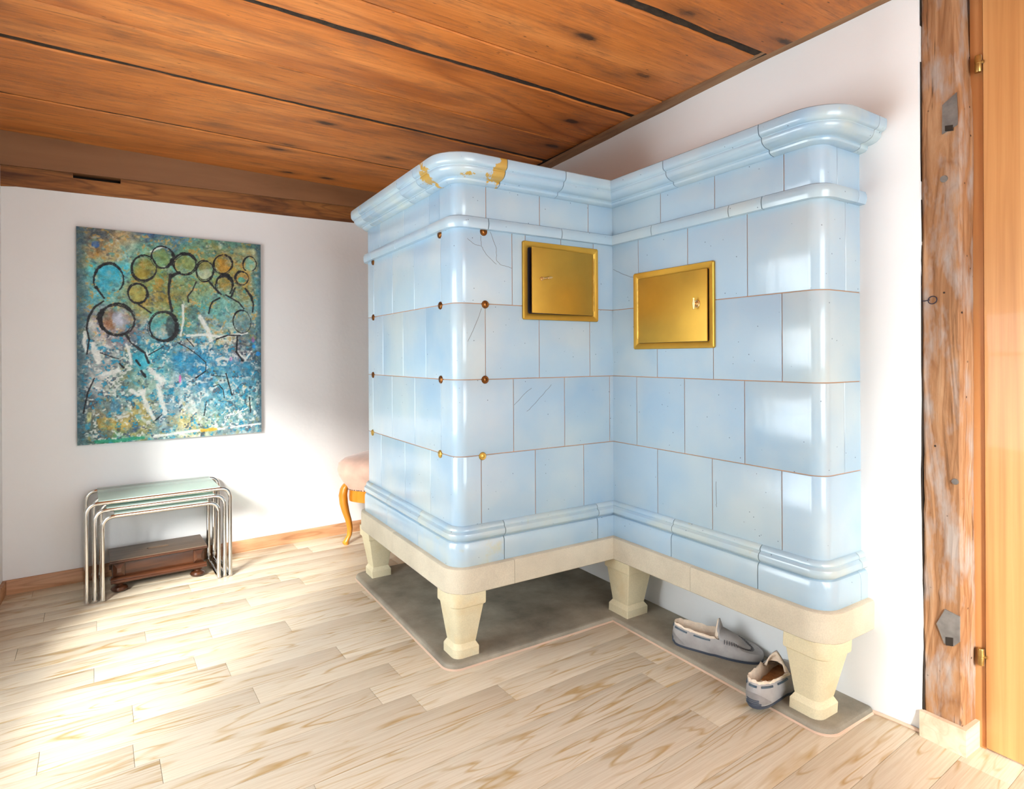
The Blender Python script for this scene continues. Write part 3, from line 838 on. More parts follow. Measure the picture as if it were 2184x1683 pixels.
# two brass doors
def brass_door(name, to, w, h, hinge_right, open_a, fw=0.021):
    """to(u, z, d): u right, d out of the tile face; frame of size w x h at the origin"""
    d = bpy.data.objects.new(name, None)
    COL.objects.link(d)
    d.parent = stove
    d.location = to(w / 2, 0, 0)
    loc = Vector(d.location)
    L = lambda u, z, dd: Vector(to(u, z, dd)) - loc
    # mitred frame: outer edge turned down, sloping inwards
    def ring(i, o_):
        c = 0.004
        x0, x1, z0, z1 = i, w - i, i, h - i
        return [L(x0 + c, z0, o_), L(x1 - c, z0, o_), L(x1, z0 + c, o_), L(x1, z1 - c, o_), L(x1 - c, z1, o_), L(x0 + c, z1, o_), L(x0, z1 - c, o_), L(x0, z0 + c, o_)]
    obj('frame', MB().loft([ring(0, -0.002), ring(0, 0.008), ring(0.0015, 0.0105), ring(fw * 0.55, 0.0095), ring(fw, 0.0045), ring(fw, -0.004)], True, False, False), M['brass'], d, 0.35)
    obj('opening', MB().prism([(fw * 0.8, fw * 0.8), (w - fw * 0.8, fw * 0.8), (w - fw * 0.8, h - fw * 0.8), (fw * 0.8, h - fw * 0.8)], lambda u, z, q: L(u, z, q), 0.0008, 0.0016), M['iron'], d, 0)
    hu = w - fw - 0.001 if hinge_right else fw + 0.001
    lw = w - 2 * fw - 0.002
    sg = -1 if hinge_right else 1
    def leaf(u, z, q):                               # u measured from the hinge
        uu = u * math.cos(open_a) - q * math.sin(open_a) * 1
        qq = u * math.sin(open_a) + q * math.cos(open_a)
        return L(hu + sg * uu, z, 0.004 + qq)
    lf = MB().bbox(0.001, lw - 0.001, fw + 0.001, h - fw - 0.001, 0.0, 0.005, 0.001)
    lf.xf(lambda p: leaf(p.x, p.y, p.z))
    lo = obj('door_leaf', lf, M['brass'], d, 0.4)
    oc = Vector(lo.location)
    ku, kz = lw - 0.040, h * 0.52
    kn = MB().lathe([(0.0, 0.005), (0.0125, 0.005), (0.0125, 0.0075), (0.0105, 0.0085), (0.008, 0.0082), (0.007, 0.0115), (0.0045, 0.013), (0.0045, 0.020), (0.0, 0.020)], (0, 0, 0), 20)
    if name == 'soot_door':
        kn = MB().lathe([(0.0, 0.005), (0.0065, 0.005), (0.0068, 0.009), (0.0045, 0.011), (0.0042, 0.018), (0.0, 0.018)], (0, 0, 0), 16)
    kn.xf(lambda p: leaf(ku + p.x, kz + p.y, p.z) - oc)
    obj('rosette', kn, M['brass_pale'], lo, 0.5)
    if name == 'soot_door':                          # lever pointing inwards
        pts = [(ku, kz, 0.016), (ku - 0.012, kz + 0.002, 0.017), (ku - 0.020, kz + 0.003, 0.017), (ku - 0.022, kz + 0.003, 0.017), (ku - 0.034, kz + 0.005, 0.017), (ku - 0.040, kz + 0.006, 0.017)]
        rr = [0.0035, 0.003, 0.003, 0.005, 0.0045, 0.0025]
    else:                                            # upright turn handle
        pts = [(ku, kz - 0.018, 0.021), (ku, kz - 0.014, 0.021), (ku, kz, 0.021), (ku, kz + 0.014, 0.021), (ku, kz + 0.018, 0.021)]
        rr = [0.0035, 0.003, 0.0055, 0.003, 0.0035]
    obj('handle', MB().tube([leaf(*q) - oc for q in pts], rr, 12), M['brass_pale'], lo, 0.6)
    for a, b in ((0.14, 0.55), (0.56, 0.86)):
        obj('hinge_barrel', MB().tube([L(hu - sg * 0.0005, h * a, 0.009), L(hu - sg * 0.0005, h * b, 0.009)], 0.0032, 10), M['brass_stud'], d, 0.6)
brass_door('soot_door', lambda u, z, d: (-0.413 + u, -d, 1.123 + z), 0.334, 0.271, True, math.radians(4.0))
brass_door('warming_door', lambda u, z, d: (-d, -0.122 - u, 1.019 + z), 0.354, 0.274, False, math.radians(0.6))

# hairline cracks in the glaze
def crack(pts, face):
    out = []
    for i, (a, b) in enumerate(zip(pts, pts[1:])):
        n = 5
        for k in range(n):
            t = k / n
            out.append((a[0] + (b[0] - a[0]) * t + 0.0022 * noise.noise((a[0] * 90 + k, a[1] * 70, i)), a[1] + (b[1] - a[1]) * t + 0.0022 * noise.noise((a[1] * 90, k, i + 4))))
    out.append(pts[-1])
    m = MB()
    w = 0.0005
    to = (lambda u, z, d: (u, -d, z)) if face == 'A' else (lambda u, z, d: (-d, u, z))
    l1 = []
    for i, (u, z) in enumerate(out):
        a, b = out[max(i - 1, 0)], out[min(i + 1, len(out) - 1)]
        dx, dz = b[0] - a[0], b[1] - a[1]
        q = math.hypot(dx, dz) or 1
        px, pz = -dz / q * w, dx / q * w
        l1.append([to(u - px, z - pz, 0.0003), to(u + px, z + pz, 0.0003), to(u + px, z + pz, -0.0003), to(u - px, z - pz, -0.0003)])
    obj('crack', m.loft(l1), M['crack'], stove, 0)
def zz(u, v): return u, v
crack([(-0.539, 1.412), (-0.515, 1.36), (-0.514, 1.318), (-0.50, 1.305), (-0.470, 1.300), (-0.453, 1.296)], 'A')
crack([(-0.575, 1.395), (-0.572, 1.36), (-0.555, 1.335), (-0.515, 1.305)], 'A')
crack([(-0.575, 1.36), (-0.60, 1.365), (-0.625, 1.38)], 'A')
crack([(-0.572, 1.155), (-0.60, 1.09), (-0.625, 1.045)], 'A')
crack([(-0.447, 0.83), (-0.40, 0.87), (-0.375, 0.885)], 'A')
crack([(-0.395, 0.805), (-0.35, 0.84), (-0.29, 0.895)], 'A')
crack([(-0.004, 1.325), (-0.06, 1.30), (-0.10, 1.285), (-0.123, 1.283)], 'W')
crack([(-0.475, 0.60), (-0.476, 0.55), (-0.477, 0.52)], 'W')

# ------------------------------------------------------------------ stone slab under the stove
HP = Path([(0.186, 0.955), (-0.712, 0.955), (-0.712, -0.027), (-0.030, -0.027), (-0.030, -0.848), (0.186, -0.848)], [0, 0.05, 0.05, 0, 0.05, 0])
hs = [HP.ev(t) for t in HP.samples(0, HP.S[-1])]
rings = []
for o_, z in ((0.0, 0.0005), (0.0, 0.008), (-0.001, 0.012), (-0.0035, 0.0155), (-0.008, 0.0175), (-0.013, 0.0178)):
    rings.append([(p.x + n.x * o_, p.y + n.y * o_, z) for p, n in hs])
sl = obj('hearth_slab', MB().loft(rings), M['slab'], None, 0.5)
tag(sl, 'grey stone slab lying on the floor under the blue stove', 'stone slab')
rings = [[(p.x + n.x * o_, p.y + n.y * o_, z) for p, n in hs] for o_, z in ((-0.003, 0.0003), (0.0042, 0.0003), (0.0038, 0.0020), (0.001, 0.0045), (-0.003, 0.006))]
obj('sealant', MB().loft(rings, True, False, False).xf(lambda p: p - Vector(sl.location)), M['caulk'], sl, 0.6)

# ------------------------------------------------------------------ painting
def make_painting():
    PWU, PZ0, PW, PH = 0.256, 0.610, 0.772, 0.974
    g = [
     [(62,88,112),(70,86,98),(74,92,108),(62,92,132),(66,110,160),(92,140,146),(98,146,128),(96,140,120),(84,122,118),(72,112,118)],
     [(92,112,122),(158,124,76),(206,192,152),(112,140,130),(90,132,112),(104,154,124),(142,144,82),(174,140,62),(180,150,90),(78,138,152)],
     [(108,130,124),(204,152,82),(158,190,172),(122,184,164),(122,154,92),(138,170,140),(124,160,118),(154,140,66),(208,190,120),(72,128,140)],
     [(100,130,132),(96,190,190),(64,178,202),(142,158,90),(152,132,50),(112,150,110),(140,158,88),(168,140,62),(190,142,64),(92,158,160)],
     [(108,148,150),(78,186,206),(100,180,190),(178,150,82),(150,134,62),(134,152,112),(142,170,130),(112,168,156),(150,148,96),(82,160,170)],
     [(84,116,124),(96,172,182),(124,160,134),(152,152,92),(102,162,130),(112,160,122),(82,162,152),(112,172,172),(128,168,168),(74,150,160)],
     [(80,112,126),(176,156,166),(122,100,82),(178,194,200),(98,160,140),(84,150,150),(128,154,156),(150,190,190),(150,172,160),(80,140,150)],
     [(90,122,132),(190,192,184),(132,120,132),(104,150,160),(82,150,160),(112,138,140),(180,202,192),(188,190,158),(104,112,112),(78,112,122)],
     [(90,112,122),(184,192,192),(112,122,122),(66,164,178),(86,152,172),(154,162,162),(66,152,192),(104,160,188),(122,112,122),(62,76,86)],
     [(92,112,122),(160,166,166),(118,150,140),(66,182,206),(124,172,172),(112,142,172),(40,140,192),(60,150,192),(150,152,162),(60,110,130)],
     [(80,104,114),(196,196,192),(122,142,122),(142,182,162),(172,202,202),(122,162,182),(86,150,192),(108,180,204),(86,164,200),(66,128,150)],
     [(72,98,108),(96,102,104),(112,150,150),(160,186,170),(112,152,162),(188,208,206),(112,172,194),(112,182,204),(112,172,186),(70,120,132)],
     [(70,96,106),(126,116,84),(170,176,160),(178,172,112),(92,136,160),(206,212,200),(150,186,180),(118,174,188),(128,172,168),(78,122,138)],
     [(74,100,104),(96,110,96),(196,174,96),(192,172,92),(72,112,150),(198,188,130),(160,180,140),(122,170,172),(108,152,156),(90,132,150)],
     [(96,126,112),(52,140,104),(36,150,120),(84,128,140),(150,182,172),(196,196,160),(206,194,140),(140,164,166),(150,170,172),(104,130,140)]]
    g = np.array(g, float)
    NX, NY = 400, 504
    uu, vv = np.meshgrid(np.linspace(0, 1, NX), np.linspace(0, 1, NY))
    rng = np.random.RandomState(3)
    def field(n, m, seed):
        r_ = np.random.RandomState(seed).rand(m + 1, n + 1)
        x, y = uu * n, vv * m
        i, j = np.minimum(x.astype(int), n - 1), np.minimum(y.astype(int), m - 1)
        fx, fy = x - i, y - j
        fx, fy = fx * fx * (3 - 2 * fx), fy * fy * (3 - 2 * fy)
        return (r_[j, i] * (1 - fx) + r_[j, i + 1] * fx) * (1 - fy) + (r_[j + 1, i] * (1 - fx) + r_[j + 1, i + 1] * fx) * fy
    wu = np.clip(uu + 0.10 * (field(9, 11, 1) - 0.5) + 0.05 * (field(26, 30, 2) - 0.5), 0, 0.9999)
    wv = np.clip(vv + 0.09 * (field(9, 11, 4) - 0.5) + 0.05 * (field(26, 30, 5) - 0.5), 0, 0.9999)
    x, y = wu * (g.shape[1] - 1), wv * (g.shape[0] - 1)
    i, j = x.astype(int), y.astype(int)
    i2, j2 = np.minimum(i + 1, g.shape[1] - 1), np.minimum(j + 1, g.shape[0] - 1)
    fx, fy = (x - i)[..., None], (y - j)[..., None]
    img = (g[j, i] * (1 - fx) + g[j, i2] * fx) * (1 - fy) + (g[j2, i] * (1 - fx) + g[j2, i2] * fx) * fy
    img *= (0.80 + 0.40 * field(40, 50, 6) * 0.6 + 0.16 * field(120, 150, 7))[..., None]
    asp = PH / PW
    # short brush dabs
    cols_hi = [(60,170,205),(40,140,195),(225,235,228),(205,225,215),(120,190,190),(235,240,235),(90,120,140),(60,75,90),(150,200,190),(175,150,70)]
    cols_up = [(150,140,70),(110,170,150),(190,150,70),(130,180,165),(90,140,120),(205,215,190),(80,110,110),(70,170,180)]
    for k in range(2600):
        cu, cv = rng.rand(), rng.rand()
        low = cv > 0.5
        pal = cols_hi if low else cols_up
        c = np.array(pal[rng.randint(len(pal))], float)
        a = rng.normal(0.9 if low else 0.2, 0.7)
        ln, wd = rng.uniform(0.004, 0.024), rng.uniform(0.003, 0.012)
        x0, x1 = max(0, int((cu - 0.05) * NX)), min(NX, int((cu + 0.05) * NX) + 1)
        y0, y1 = max(0, int((cv - 0.05) * NY)), min(NY, int((cv + 0.05) * NY) + 1)
        du, dv = uu[y0:y1, x0:x1] - cu, (vv[y0:y1, x0:x1] - cv) * asp
        p, q = du * math.cos(a) + dv * math.sin(a), -du * math.sin(a) + dv * math.cos(a)
        edge = 0.6 + 1.3 * rng.rand() * (1 + 1.2 * (rng.rand(*p.shape) - 0.5))
        al = np.clip(1.6 - ((p / ln) ** 2 + (q / wd) ** 2) * edge, 0, 1) * rng.uniform(0.12, 0.55)
        img[y0:y1, x0:x1] = img[y0:y1, x0:x1] * (1 - al[..., None]) + c * al[..., None]
    f1, f2, f3 = field(46, 58, 31) * 0.55 + field(120, 150, 32) * 0.45, field(40, 50, 33) * 0.55 + field(110, 140, 34) * 0.45, field(12, 15, 35)
    low = np.clip((vv - 0.40) * 6, 0, 1)
    def over(mask, c, a):
        m_ = (np.clip(mask, 0, 1) * a)[..., None]
        img[:] = img * (1 - m_) + np.array(c, float) * m_
    over((f1 - 0.60) * 9 * (0.25 + low) * (f3 > 0.35), (228, 234, 228), 0.75)
    over((f2 - 0.62) * 9 * (0.3 + low), (56, 68, 84), 0.7)
    over((f2 - f1 - 0.20) * 8 * low, (40, 160, 202), 0.75)
    over((f1 - f2 - 0.24) * 8 * (1 - low), (196, 148, 66), 0.6)
    over(np.clip(0.055 - uu, 0, 1) * 30 + np.clip(uu - 0.965, 0, 1) * 40, (66, 96, 108), 0.6)
    # homography of the viewed picture (pixels of the enlarged view) to the canvas
    q = np.array([(62, 60), (1395, 160), (1410, 1510), (90, 1630)], float)
    A = []
    for (px, py), (u_, v_) in zip(q, ((0, 0), (1, 0), (1, 1), (0, 1))):
        A.append([px, py, 1, 0, 0, 0, -u_ * px, -u_ * py, u_]); A.append([0, 0, 0, px, py, 1, -v_ * px, -v_ * py, v_])
    A = np.array(A)
    Hm = np.append(np.linalg.solve(A[:, :8], A[:, 8]), 1).reshape(3, 3)
    def H(px, py):
        w_ = Hm @ np.array([px, py, 1.0])
        return w_[0] / w_[2], w_[1] / w_[2]
    GR = np.random.RandomState(77).rand(*uu.shape)
    DR = field(70, 84, 21) * 0.6 + field(160, 200, 22) * 0.4
    def stroke(pts, wid, colr, alpha=1.0, dry=0.25):
        pts = [H(*p_) for p_ in pts]
        wid = wid if isinstance(wid, list) else [wid] * len(pts)
        mg = max(wid) * 1.6 + 0.004
        x0, x1 = max(0, int((min(p_[0] for p_ in pts) - mg) * NX)), min(NX, int((max(p_[0] for p_ in pts) + mg) * NX) + 2)
        y0, y1 = max(0, int((min(p_[1] for p_ in pts) - mg) * NY)), min(NY, int((max(p_[1] for p_ in pts) + mg) * NY) + 2)
        if x1 <= x0 or y1 <= y0: return
        U, V = uu[y0:y1, x0:x1], vv[y0:y1, x0:x1] * asp
        best = np.full(U.shape, 9.0)
        for (a_, b_), w0, w1 in zip(zip(pts, pts[1:]), wid, wid[1:]):
            ax, ay, bx_, by_ = a_[0], a_[1] * asp, b_[0], b_[1] * asp
            L2 = (bx_ - ax) ** 2 + (by_ - ay) ** 2 + 1e-12
            t_ = np.clip(((U - ax) * (bx_ - ax) + (V - ay) * (by_ - ay)) / L2, 0, 1)
            d_ = np.hypot(U - ax - t_ * (bx_ - ax), V - ay - t_ * (by_ - ay)) / (w0 + (w1 - w0) * t_)
            best = np.minimum(best, d_)
        best = best + (DR[y0:y1, x0:x1] - 0.5) * 1.3 * dry * 2 + (GR[y0:y1, x0:x1] - 0.5) * dry
        al = (np.clip((1.2 - best) * 2.2, 0, 1) * alpha)[..., None]
        img[y0:y1, x0:x1] = img[y0:y1, x0:x1] * (1 - al) + np.array(colr, float) * al
    def fill(cx, cy, rx, ry, colr, alpha):
        pts = [H(cx + rx * math.cos(a_), cy + ry * math.sin(a_)) for a_ in (0, PI / 2, PI, 1.5 * PI)]
        c0 = H(cx, cy)
        ru, rv = (pts[0][0] - pts[2][0]) / 2, (pts[1][1] - pts[3][1]) / 2
        d_ = ((uu - c0[0]) / ru) ** 2 + ((vv - c0[1]) / rv) ** 2
        sd = rng.randint(999)
        d_ = d_ + (field(22, 27, sd) - 0.5) * 1.1 + (DR - 0.5) * 0.8
        al = np.clip((1.0 - d_) * 1.6, 0, 1) * alpha * np.clip(0.25 + 1.4 * field(34, 42, sd + 1), 0, 1)
        al = np.clip(al, 0, 1)[..., None]
        shade = (0.82 + 0.36 * field(48, 60, sd + 2))[..., None]
        img[:] = img * (1 - al) + np.array(colr, float) * shade * al
    BK = (30, 30, 34)
    def ring(cx, cy, rx, ry, wmin, wmax, side, a0=0.0, a1=2 * PI, turns=3):
        for t_ in range(turns + 1):
            jx, jy = rng.uniform(-7, 7, 2)
            e1, e2, ph = rng.uniform(-0.07, 0.07), rng.uniform(-0.03, 0.03), rng.uniform(0, 6)
            b0, b1 = (a0, a1) if t_ == 0 else (a0 + rng.uniform(0, 1.2), a1 - rng.uniform(0, 1.2))
            pts, ws = [], []
            for k in range(21):
                a_ = b0 + (b1 - b0) * k / 20
                rr_ = 1 + e1 * math.cos(2 * a_ + ph) + e2 * math.sin(3 * a_)
                pts.append((cx + jx + rx * rr_ * math.cos(a_), cy + jy + ry * rr_ * math.sin(a_)))
                ws.append((wmin + (wmax - wmin) * max(0, math.cos(a_ - side)) ** 2) * (0.8 if t_ == 0 else 0.42))
            stroke(pts, ws, BK, 0.9, 0.45)
    fill(205, 185, 35, 30, (40, 90, 165), 0.8)
    fill(305, 430, 105, 100, (50, 172, 206), 0.75); fill(300, 400, 40, 40, (180, 220, 225), 0.5)
    fill(550, 355, 80, 88, (152, 136, 52), 0.85); fill(680, 275, 62, 70, (118, 152, 92), 0.8)
    fill(850, 315, 80, 72, (138, 156, 88), 0.8); fill(995, 330, 58, 45, (140, 132, 70), 0.8); fill(995, 385, 55, 42, (190, 200, 170), 0.8)
    fill(1127, 320, 64, 66, (200, 146, 52), 0.85); fill(1135, 440, 45, 55, (168, 146, 72), 0.8); fill(1315, 300, 42, 50, (110, 176, 160), 0.8)
    fill(1258, 395, 38, 30, (182, 150, 90), 0.7); fill(1258, 420, 30, 24, (60, 178, 176), 0.8)
    fill(510, 535, 64, 64, (160, 154, 76), 0.85)
    fill(310, 720, 60, 95, (150, 106, 72), 0.85); fill(400, 725, 72, 88, (186, 192, 208), 0.95)
    fill(650, 745, 60, 80, (70, 176, 176), 0.75); fill(690, 800, 60, 60, (190, 206, 206), 0.6); fill(755, 760, 45, 95, (58, 74, 78), 0.85)
    fill(1262, 725, 55, 78, (92, 132, 142), 0.7); fill(900, 640, 70, 60, (60, 72, 82), 0.6); fill(860, 610, 25, 20, (215, 230, 226), 0.5)
    fill(870, 1020, 130, 85, (36, 140, 192), 0.6); fill(1270, 1060, 80, 55, (40, 150, 196), 0.6); fill(540, 1010, 60, 60, (52, 178, 204), 0.6)
    fill(230, 1140, 60, 70, (214, 216, 210), 0.6); fill(190, 760, 40, 60, (206, 208, 200), 0.55)
    fill(355, 1345, 40, 40, (70, 140, 180), 0.6); fill(300, 1470, 70, 50, (206, 168, 66), 0.6); fill(480, 1500, 60, 40, (56, 92, 130), 0.7)
    fill(1345, 840, 16, 30, (214, 90, 180), 0.8); fill(1380, 950, 18, 18, (40, 140, 215), 0.9); fill(1350, 900, 14, 16, (40, 140, 215), 0.8); fill(820, 1140, 10, 35, (224, 110, 190), 0.8); fill(1185, 995, 16, 20, (214, 120, 190), 0.7)
    fill(170, 1430, 22, 45, (226, 222, 150), 0.9); fill(170, 1425, 12, 28, (120, 122, 84), 0.9); fill(1270, 210, 90, 34, (206, 206, 150), 0.7)
    WH = (236, 240, 234)
    for pts, w_ in (([(190, 905), (215, 960), (235, 1035)], [0.010, 0.020, 0.012]), ([(135, 820), (130, 900), (150, 960)], 0.010), ([(600, 1075), (660, 1130), (705, 1150)], 0.014),
                    ([(660, 1120), (690, 1180)], 0.016), ([(555, 1260), (585, 1340), (635, 1430)], [0.008, 0.014, 0.008]), ([(660, 1185), (685, 1290), (715, 1390)], [0.010, 0.016, 0.012]),
                    ([(470, 1230), (520, 1260), (560, 1240)], 0.012), ([(930, 1510), (1060, 1495), (1140, 1490)], 0.007), ([(1190, 1480), (1290, 1465), (1400, 1450)], 0.006),
                    ([(640, 1555), (800, 1530), (930, 1510)], 0.008), ([(1085, 1000), (1120, 985), (1160, 995)], 0.010), ([(870, 830), (1000, 820), (1100, 832), (1220, 815), (1300, 800)], 0.008),
                    ([(820, 830), (840, 720), (835, 610)], 0.006), ([(960, 690), (1020, 790), (1040, 860)], 0.013), ([(600, 230), (690, 190)], 0.006), ([(1240, 950), (1290, 990), (1320, 950)], 0.007),
                    ([(270, 1120), (330, 1100), (380, 1090)], 0.012), ([(430, 900), (445, 930), (470, 1040)], 0.007)):
        stroke(pts, w_, WH, 0.85, 0.5)
    stroke([(225, 1600), (360, 1590), (560, 1565)], 0.010, (36, 160, 122), 0.8)
    stroke([(980, 1505), (1080, 1495)], 0.010, (222, 170, 50), 0.9)
    ring(305, 440, 112, 108, 0.005, 0.010, 4.4, 0.85 * PI, 2.25 * PI, 1)
    stroke([(208, 495), (235, 530), (268, 572)], [0.008, 0.006, 0.004], BK)
    ring(550, 355, 88, 92, 0.0045, 0.008, 1.2)
    ring(680, 272, 76, 80, 0.004, 0.014, 0.2)
    ring(850, 315, 82, 76, 0.004, 0.010, 4.9)
    ring(995, 357, 62, 74, 0.004, 0.008, 0.4)
    ring(1127, 312, 68, 70, 0.004, 0.007, 0.0)
    ring(1137, 460, 60, 74, 0.006, 0.015, 5.0, 0.75 * PI, 2.25 * PI)
    ring(1315, 300, 48, 56, 0.004, 0.006, 4.0, 0.65 * PI, 2.35 * PI, 1)
    ring(1258, 405, 45, 50, 0.004, 0.009, 3.6)
    ring(510, 535, 70, 70, 0.005, 0.009, 0.2)
    ring(365, 725, 122, 112, 0.007, 0.016, 3.2, turns=3)
    ring(692, 765, 102, 104, 0.005, 0.018, 0.2)
    ring(1262, 722, 64, 84, 0.003, 0.006, 4.0, turns=1)
    for pts, w_ in (([(745, 395), (735, 470), (733, 540), (755, 655)], [0.010, 0.007, 0.006, 0.008]), ([(755, 400), (810, 375)], [0.011, 0.007]), ([(520, 615), (560, 640), (605, 672)], 0.005),
                    ([(930, 440), (905, 500), (870, 545), (875, 588)], 0.004), ([(1020, 430), (1060, 480), (1110, 525)], 0.006), ([(1100, 552), (1050, 580), (1035, 610), (1022, 665)], 0.005),
                    ([(1145, 530), (1200, 560), (1240, 582), (1275, 625)], 0.005), ([(1285, 480), (1325, 530), (1345, 590), (1340, 650)], [0.006, 0.009, 0.005, 0.005]), ([(1210, 480), (1185, 540)], 0.006),
                    ([(265, 595), (200, 640), (160, 710), (145, 790), (165, 870), (150, 975)], [0.004, 0.006, 0.006, 0.005, 0.004, 0.005]), ([(430, 832), (460, 885), (520, 930), (565, 960), (592, 1030)], [0.008, 0.004, 0.008, 0.006, 0.007]),
                    ([(800, 880), (870, 915), (950, 970), (1005, 1020), (1005, 1080), (935, 1130)], [0.003, 0.003, 0.003, 0.003, 0.003, 0.005]), ([(505, 1015), (530, 1050)], 0.006), ([(540, 1090), (570, 1130)], 0.007), ([(385, 1040), (415, 1070)], 0.005),
                    ([(590, 975), (700, 910)], 0.003), ([(1060, 1190), (1100, 1175), (1130, 1210), (1140, 1270)], 0.003), ([(1040, 1110), (1150, 1118)], 0.002), ([(1150, 1095), (1195, 1250)], 0.004),
                    ([(1010, 1300), (995, 1400)], 0.003), ([(1230, 830), (1225, 940), (1270, 1000)], 0.006), ([(1080, 850), (1160, 820), (1250, 820)], 0.005), ([(245, 965), (330, 995), (380, 1005)], 0.003),
                    ([(865, 850), (915, 905)], 0.004), ([(205, 1150), (160, 1250), (130, 1400)], 0.004), ([(1320, 1260), (1330, 1370)], 0.004), ([(645, 1440), (690, 1400)], 0.003)):
        stroke(pts, w_, BK, 0.9, 0.2)
    # signature and year, lower right
    def Z(px, py): return ((470 + px / 21.04) - 140) * 3.366, ((840 + py / 21.04) - 470) * 3.366
    for pts in ([(215, 760), (120, 880), (60, 900)], [(300, 900), (300, 1010), (250, 1095), (195, 1060), (220, 960), (330, 940)], [(330, 950), (390, 900), (360, 880), (345, 940), (400, 950)], [(400, 950), (450, 830), (440, 940)], [(450, 940), (500, 810), (490, 920)],
                [(500, 920), (545, 850), (520, 900), (570, 890)], [(570, 890), (610, 820), (600, 870), (650, 870)], [(600, 985), (720, 880), (830, 690)], [(740, 740), (840, 690), (800, 760), (850, 790), (740, 830)], [(870, 760), (900, 720), (890, 770)], [(910, 760), (950, 690), (960, 740)],
                [(970, 730), (1020, 600), (1000, 720), (1060, 690)], [(1070, 690), (1110, 640), (1110, 680)], [(1130, 670), (1180, 590), (1160, 650)], [(1190, 640), (1230, 570), (1270, 600)],
                [(815, 920), (870, 900), (880, 930), (830, 990), (900, 985)], [(930, 910), (960, 890), (965, 940), (930, 955), (930, 910)], [(1020, 870), (1025, 930)], [(1060, 840), (1120, 820), (1085, 860), (1125, 880), (1070, 915)]):
        stroke([Z(*p_) for p_ in pts], 0.0017, (242, 246, 242), 1.0, 0.0)
    img = 0.93 * (img + (GR[..., None] - 0.5) * 26 + (DR[..., None] - 0.5) * 40)
    img = np.clip(img, 0, 255) / 255
    L_ = np.where(img <= 0.04045, img / 12.92, ((img + 0.055) / 1.055) ** 2.4)
    pt = thing('canvas_painting', 'unframed abstract blue-green painting of outlined figures on the far wall', 'painting', pw(PWU, 0.004, PZ0), AL)
    T = 0.020
    vs = np.stack([uu * PW, np.full(uu.shape, -T), (1 - vv) * PH], -1).reshape(-1, 3)
    idx = np.arange(NX * NY).reshape(NY, NX)
    fs = np.stack([idx[1:, :-1], idx[1:, 1:], idx[:-1, 1:], idx[:-1, :-1]], -1).reshape(-1, 4)
    me = bpy.data.meshes.new('canvas')
    me.from_pydata(vs.tolist(), [], fs.tolist())
    me.materials.append(M['canvas'])
    at = me.color_attributes.new('paint', 'FLOAT_COLOR', 'POINT')
    at.data.foreach_set('color', np.concatenate([L_, np.ones(uu.shape + (1,))], -1).astype(np.float32).ravel())
    o = bpy.data.objects.new('canvas', me)
    COL.objects.link(o)
    o.parent = pt
    obj('stretcher', MB().box(0, PW, -T + 0.0006, 0, 0, PH), M['greenedge'], pt, 0)
make_painting()

# ------------------------------------------------------------------ nest of three tables and the footstool
def table(name, label, u0, u1, d0, d1, hgt, rz=AL):
    """u along the far wall, d out from it; chrome tube sled frame with a glass top"""
    w, dp, r = u1 - u0, d1 - d0, 0.0085
    t = thing(name, label, 'side table', pw(u0, d1, 0), AL, 'nest of glass tables')
    fr = 0.045
    z1 = hgt - r
    z0 = r
    def bow(y): return fillet([(r, y, z0), (r, y, z1), (w - r, y, z1), (w - r, y, z0)], fr, 8)
    fb, bb = bow(r), bow(dp - r)
    obj('front_bow', MB().tube(fb, r, 14), M['chrome'], t, 0.9)
    obj('rear_bow', MB().tube(bb[1:-1] if False else bb, r, 14), M['chrome'], t, 0.9)
    for x in (r, w - r):
        obj('floor_rail', MB().tube([(x, r * 0.3, z0), (x, dp - r * 0.3, z0)], r * 0.96, 12), M['chrome'], t, 0.9)
    for x in (r, w - r):
        obj('foot_stud', MB().lathe([(0, 0.0), (r * 1.25, 0.0), (r * 1.25, 0.010), (0, 0.011)], (x, dp - r, 0.030), 14), M['chrome'], t, 0.6)
    obj('glass_top', MB().bbox(0.050, w - 0.050, 0.004, dp - 0.004, hgt - 0.005, hgt + 0.002, 0.0015), M['glass'], t, 0.4)
u_of = lambda x: (x - P0.x) / ca
table('nesting_table', 'outermost and tallest chrome tube table with a glass top', 0.277, 0.828, 0.030, 0.342, 0.412)
table('nesting_table', 'middle chrome tube table nested under the tallest one', 0.305, 0.806, 0.040, 0.336, 0.380)
table('nesting_table', 'innermost and lowest chrome tube table of the nest', 0.331, 0.780, 0.050, 0.345, 0.353)

st = thing('footstool', 'low dark carved oak footstool with a hand slot under the glass tables', 'footstool', pw(u_of(-1.648), 0.262, 0), AL)
SWD, SDP = 0.355, 0.190
tp = []
# top: two boards with the hand slot cut between them
def stool_board(y0, y1, slot_y):
    x0, x1, c = -0.006, SWD + 0.006, 0.0
    sx0, sx1 = 0.132, 0.222
    if slot_y == y1:
        poly = [(x0, y0), (x1, y0), (x1, y1), (sx1, y1), (sx1 - 0.008, y1 - 0.014), (sx0 + 0.008, y1 - 0.014), (sx0, y1), (x0, y1)]
    else:
        poly = [(x0, y0), (sx0, y0), (sx0 + 0.008, y0 + 0.014), (sx1 - 0.008, y0 + 0.014), (sx1, y0), (x1, y0), (x1, y1), (x0, y1)]
    return MB().prism(poly, lambda x, y, z: (x, y, z), 0.128, 0.142)
obj('top_board', stool_board(-0.008, 0.0945, 0.0945), M['stooltop'], st, 0.4)
obj('top_board', stool_board(0.0955, SDP + 0.004, 0.0955), M['stooltop'], st, 0.4)
mb = MB().tube([(-0.007, -0.009, 0.133), (SWD + 0.007, -0.009, 0.133)], 0.005, 8)
obj('top_edge', mb, M['darkwood'], st, 0.7)
mb = MB()
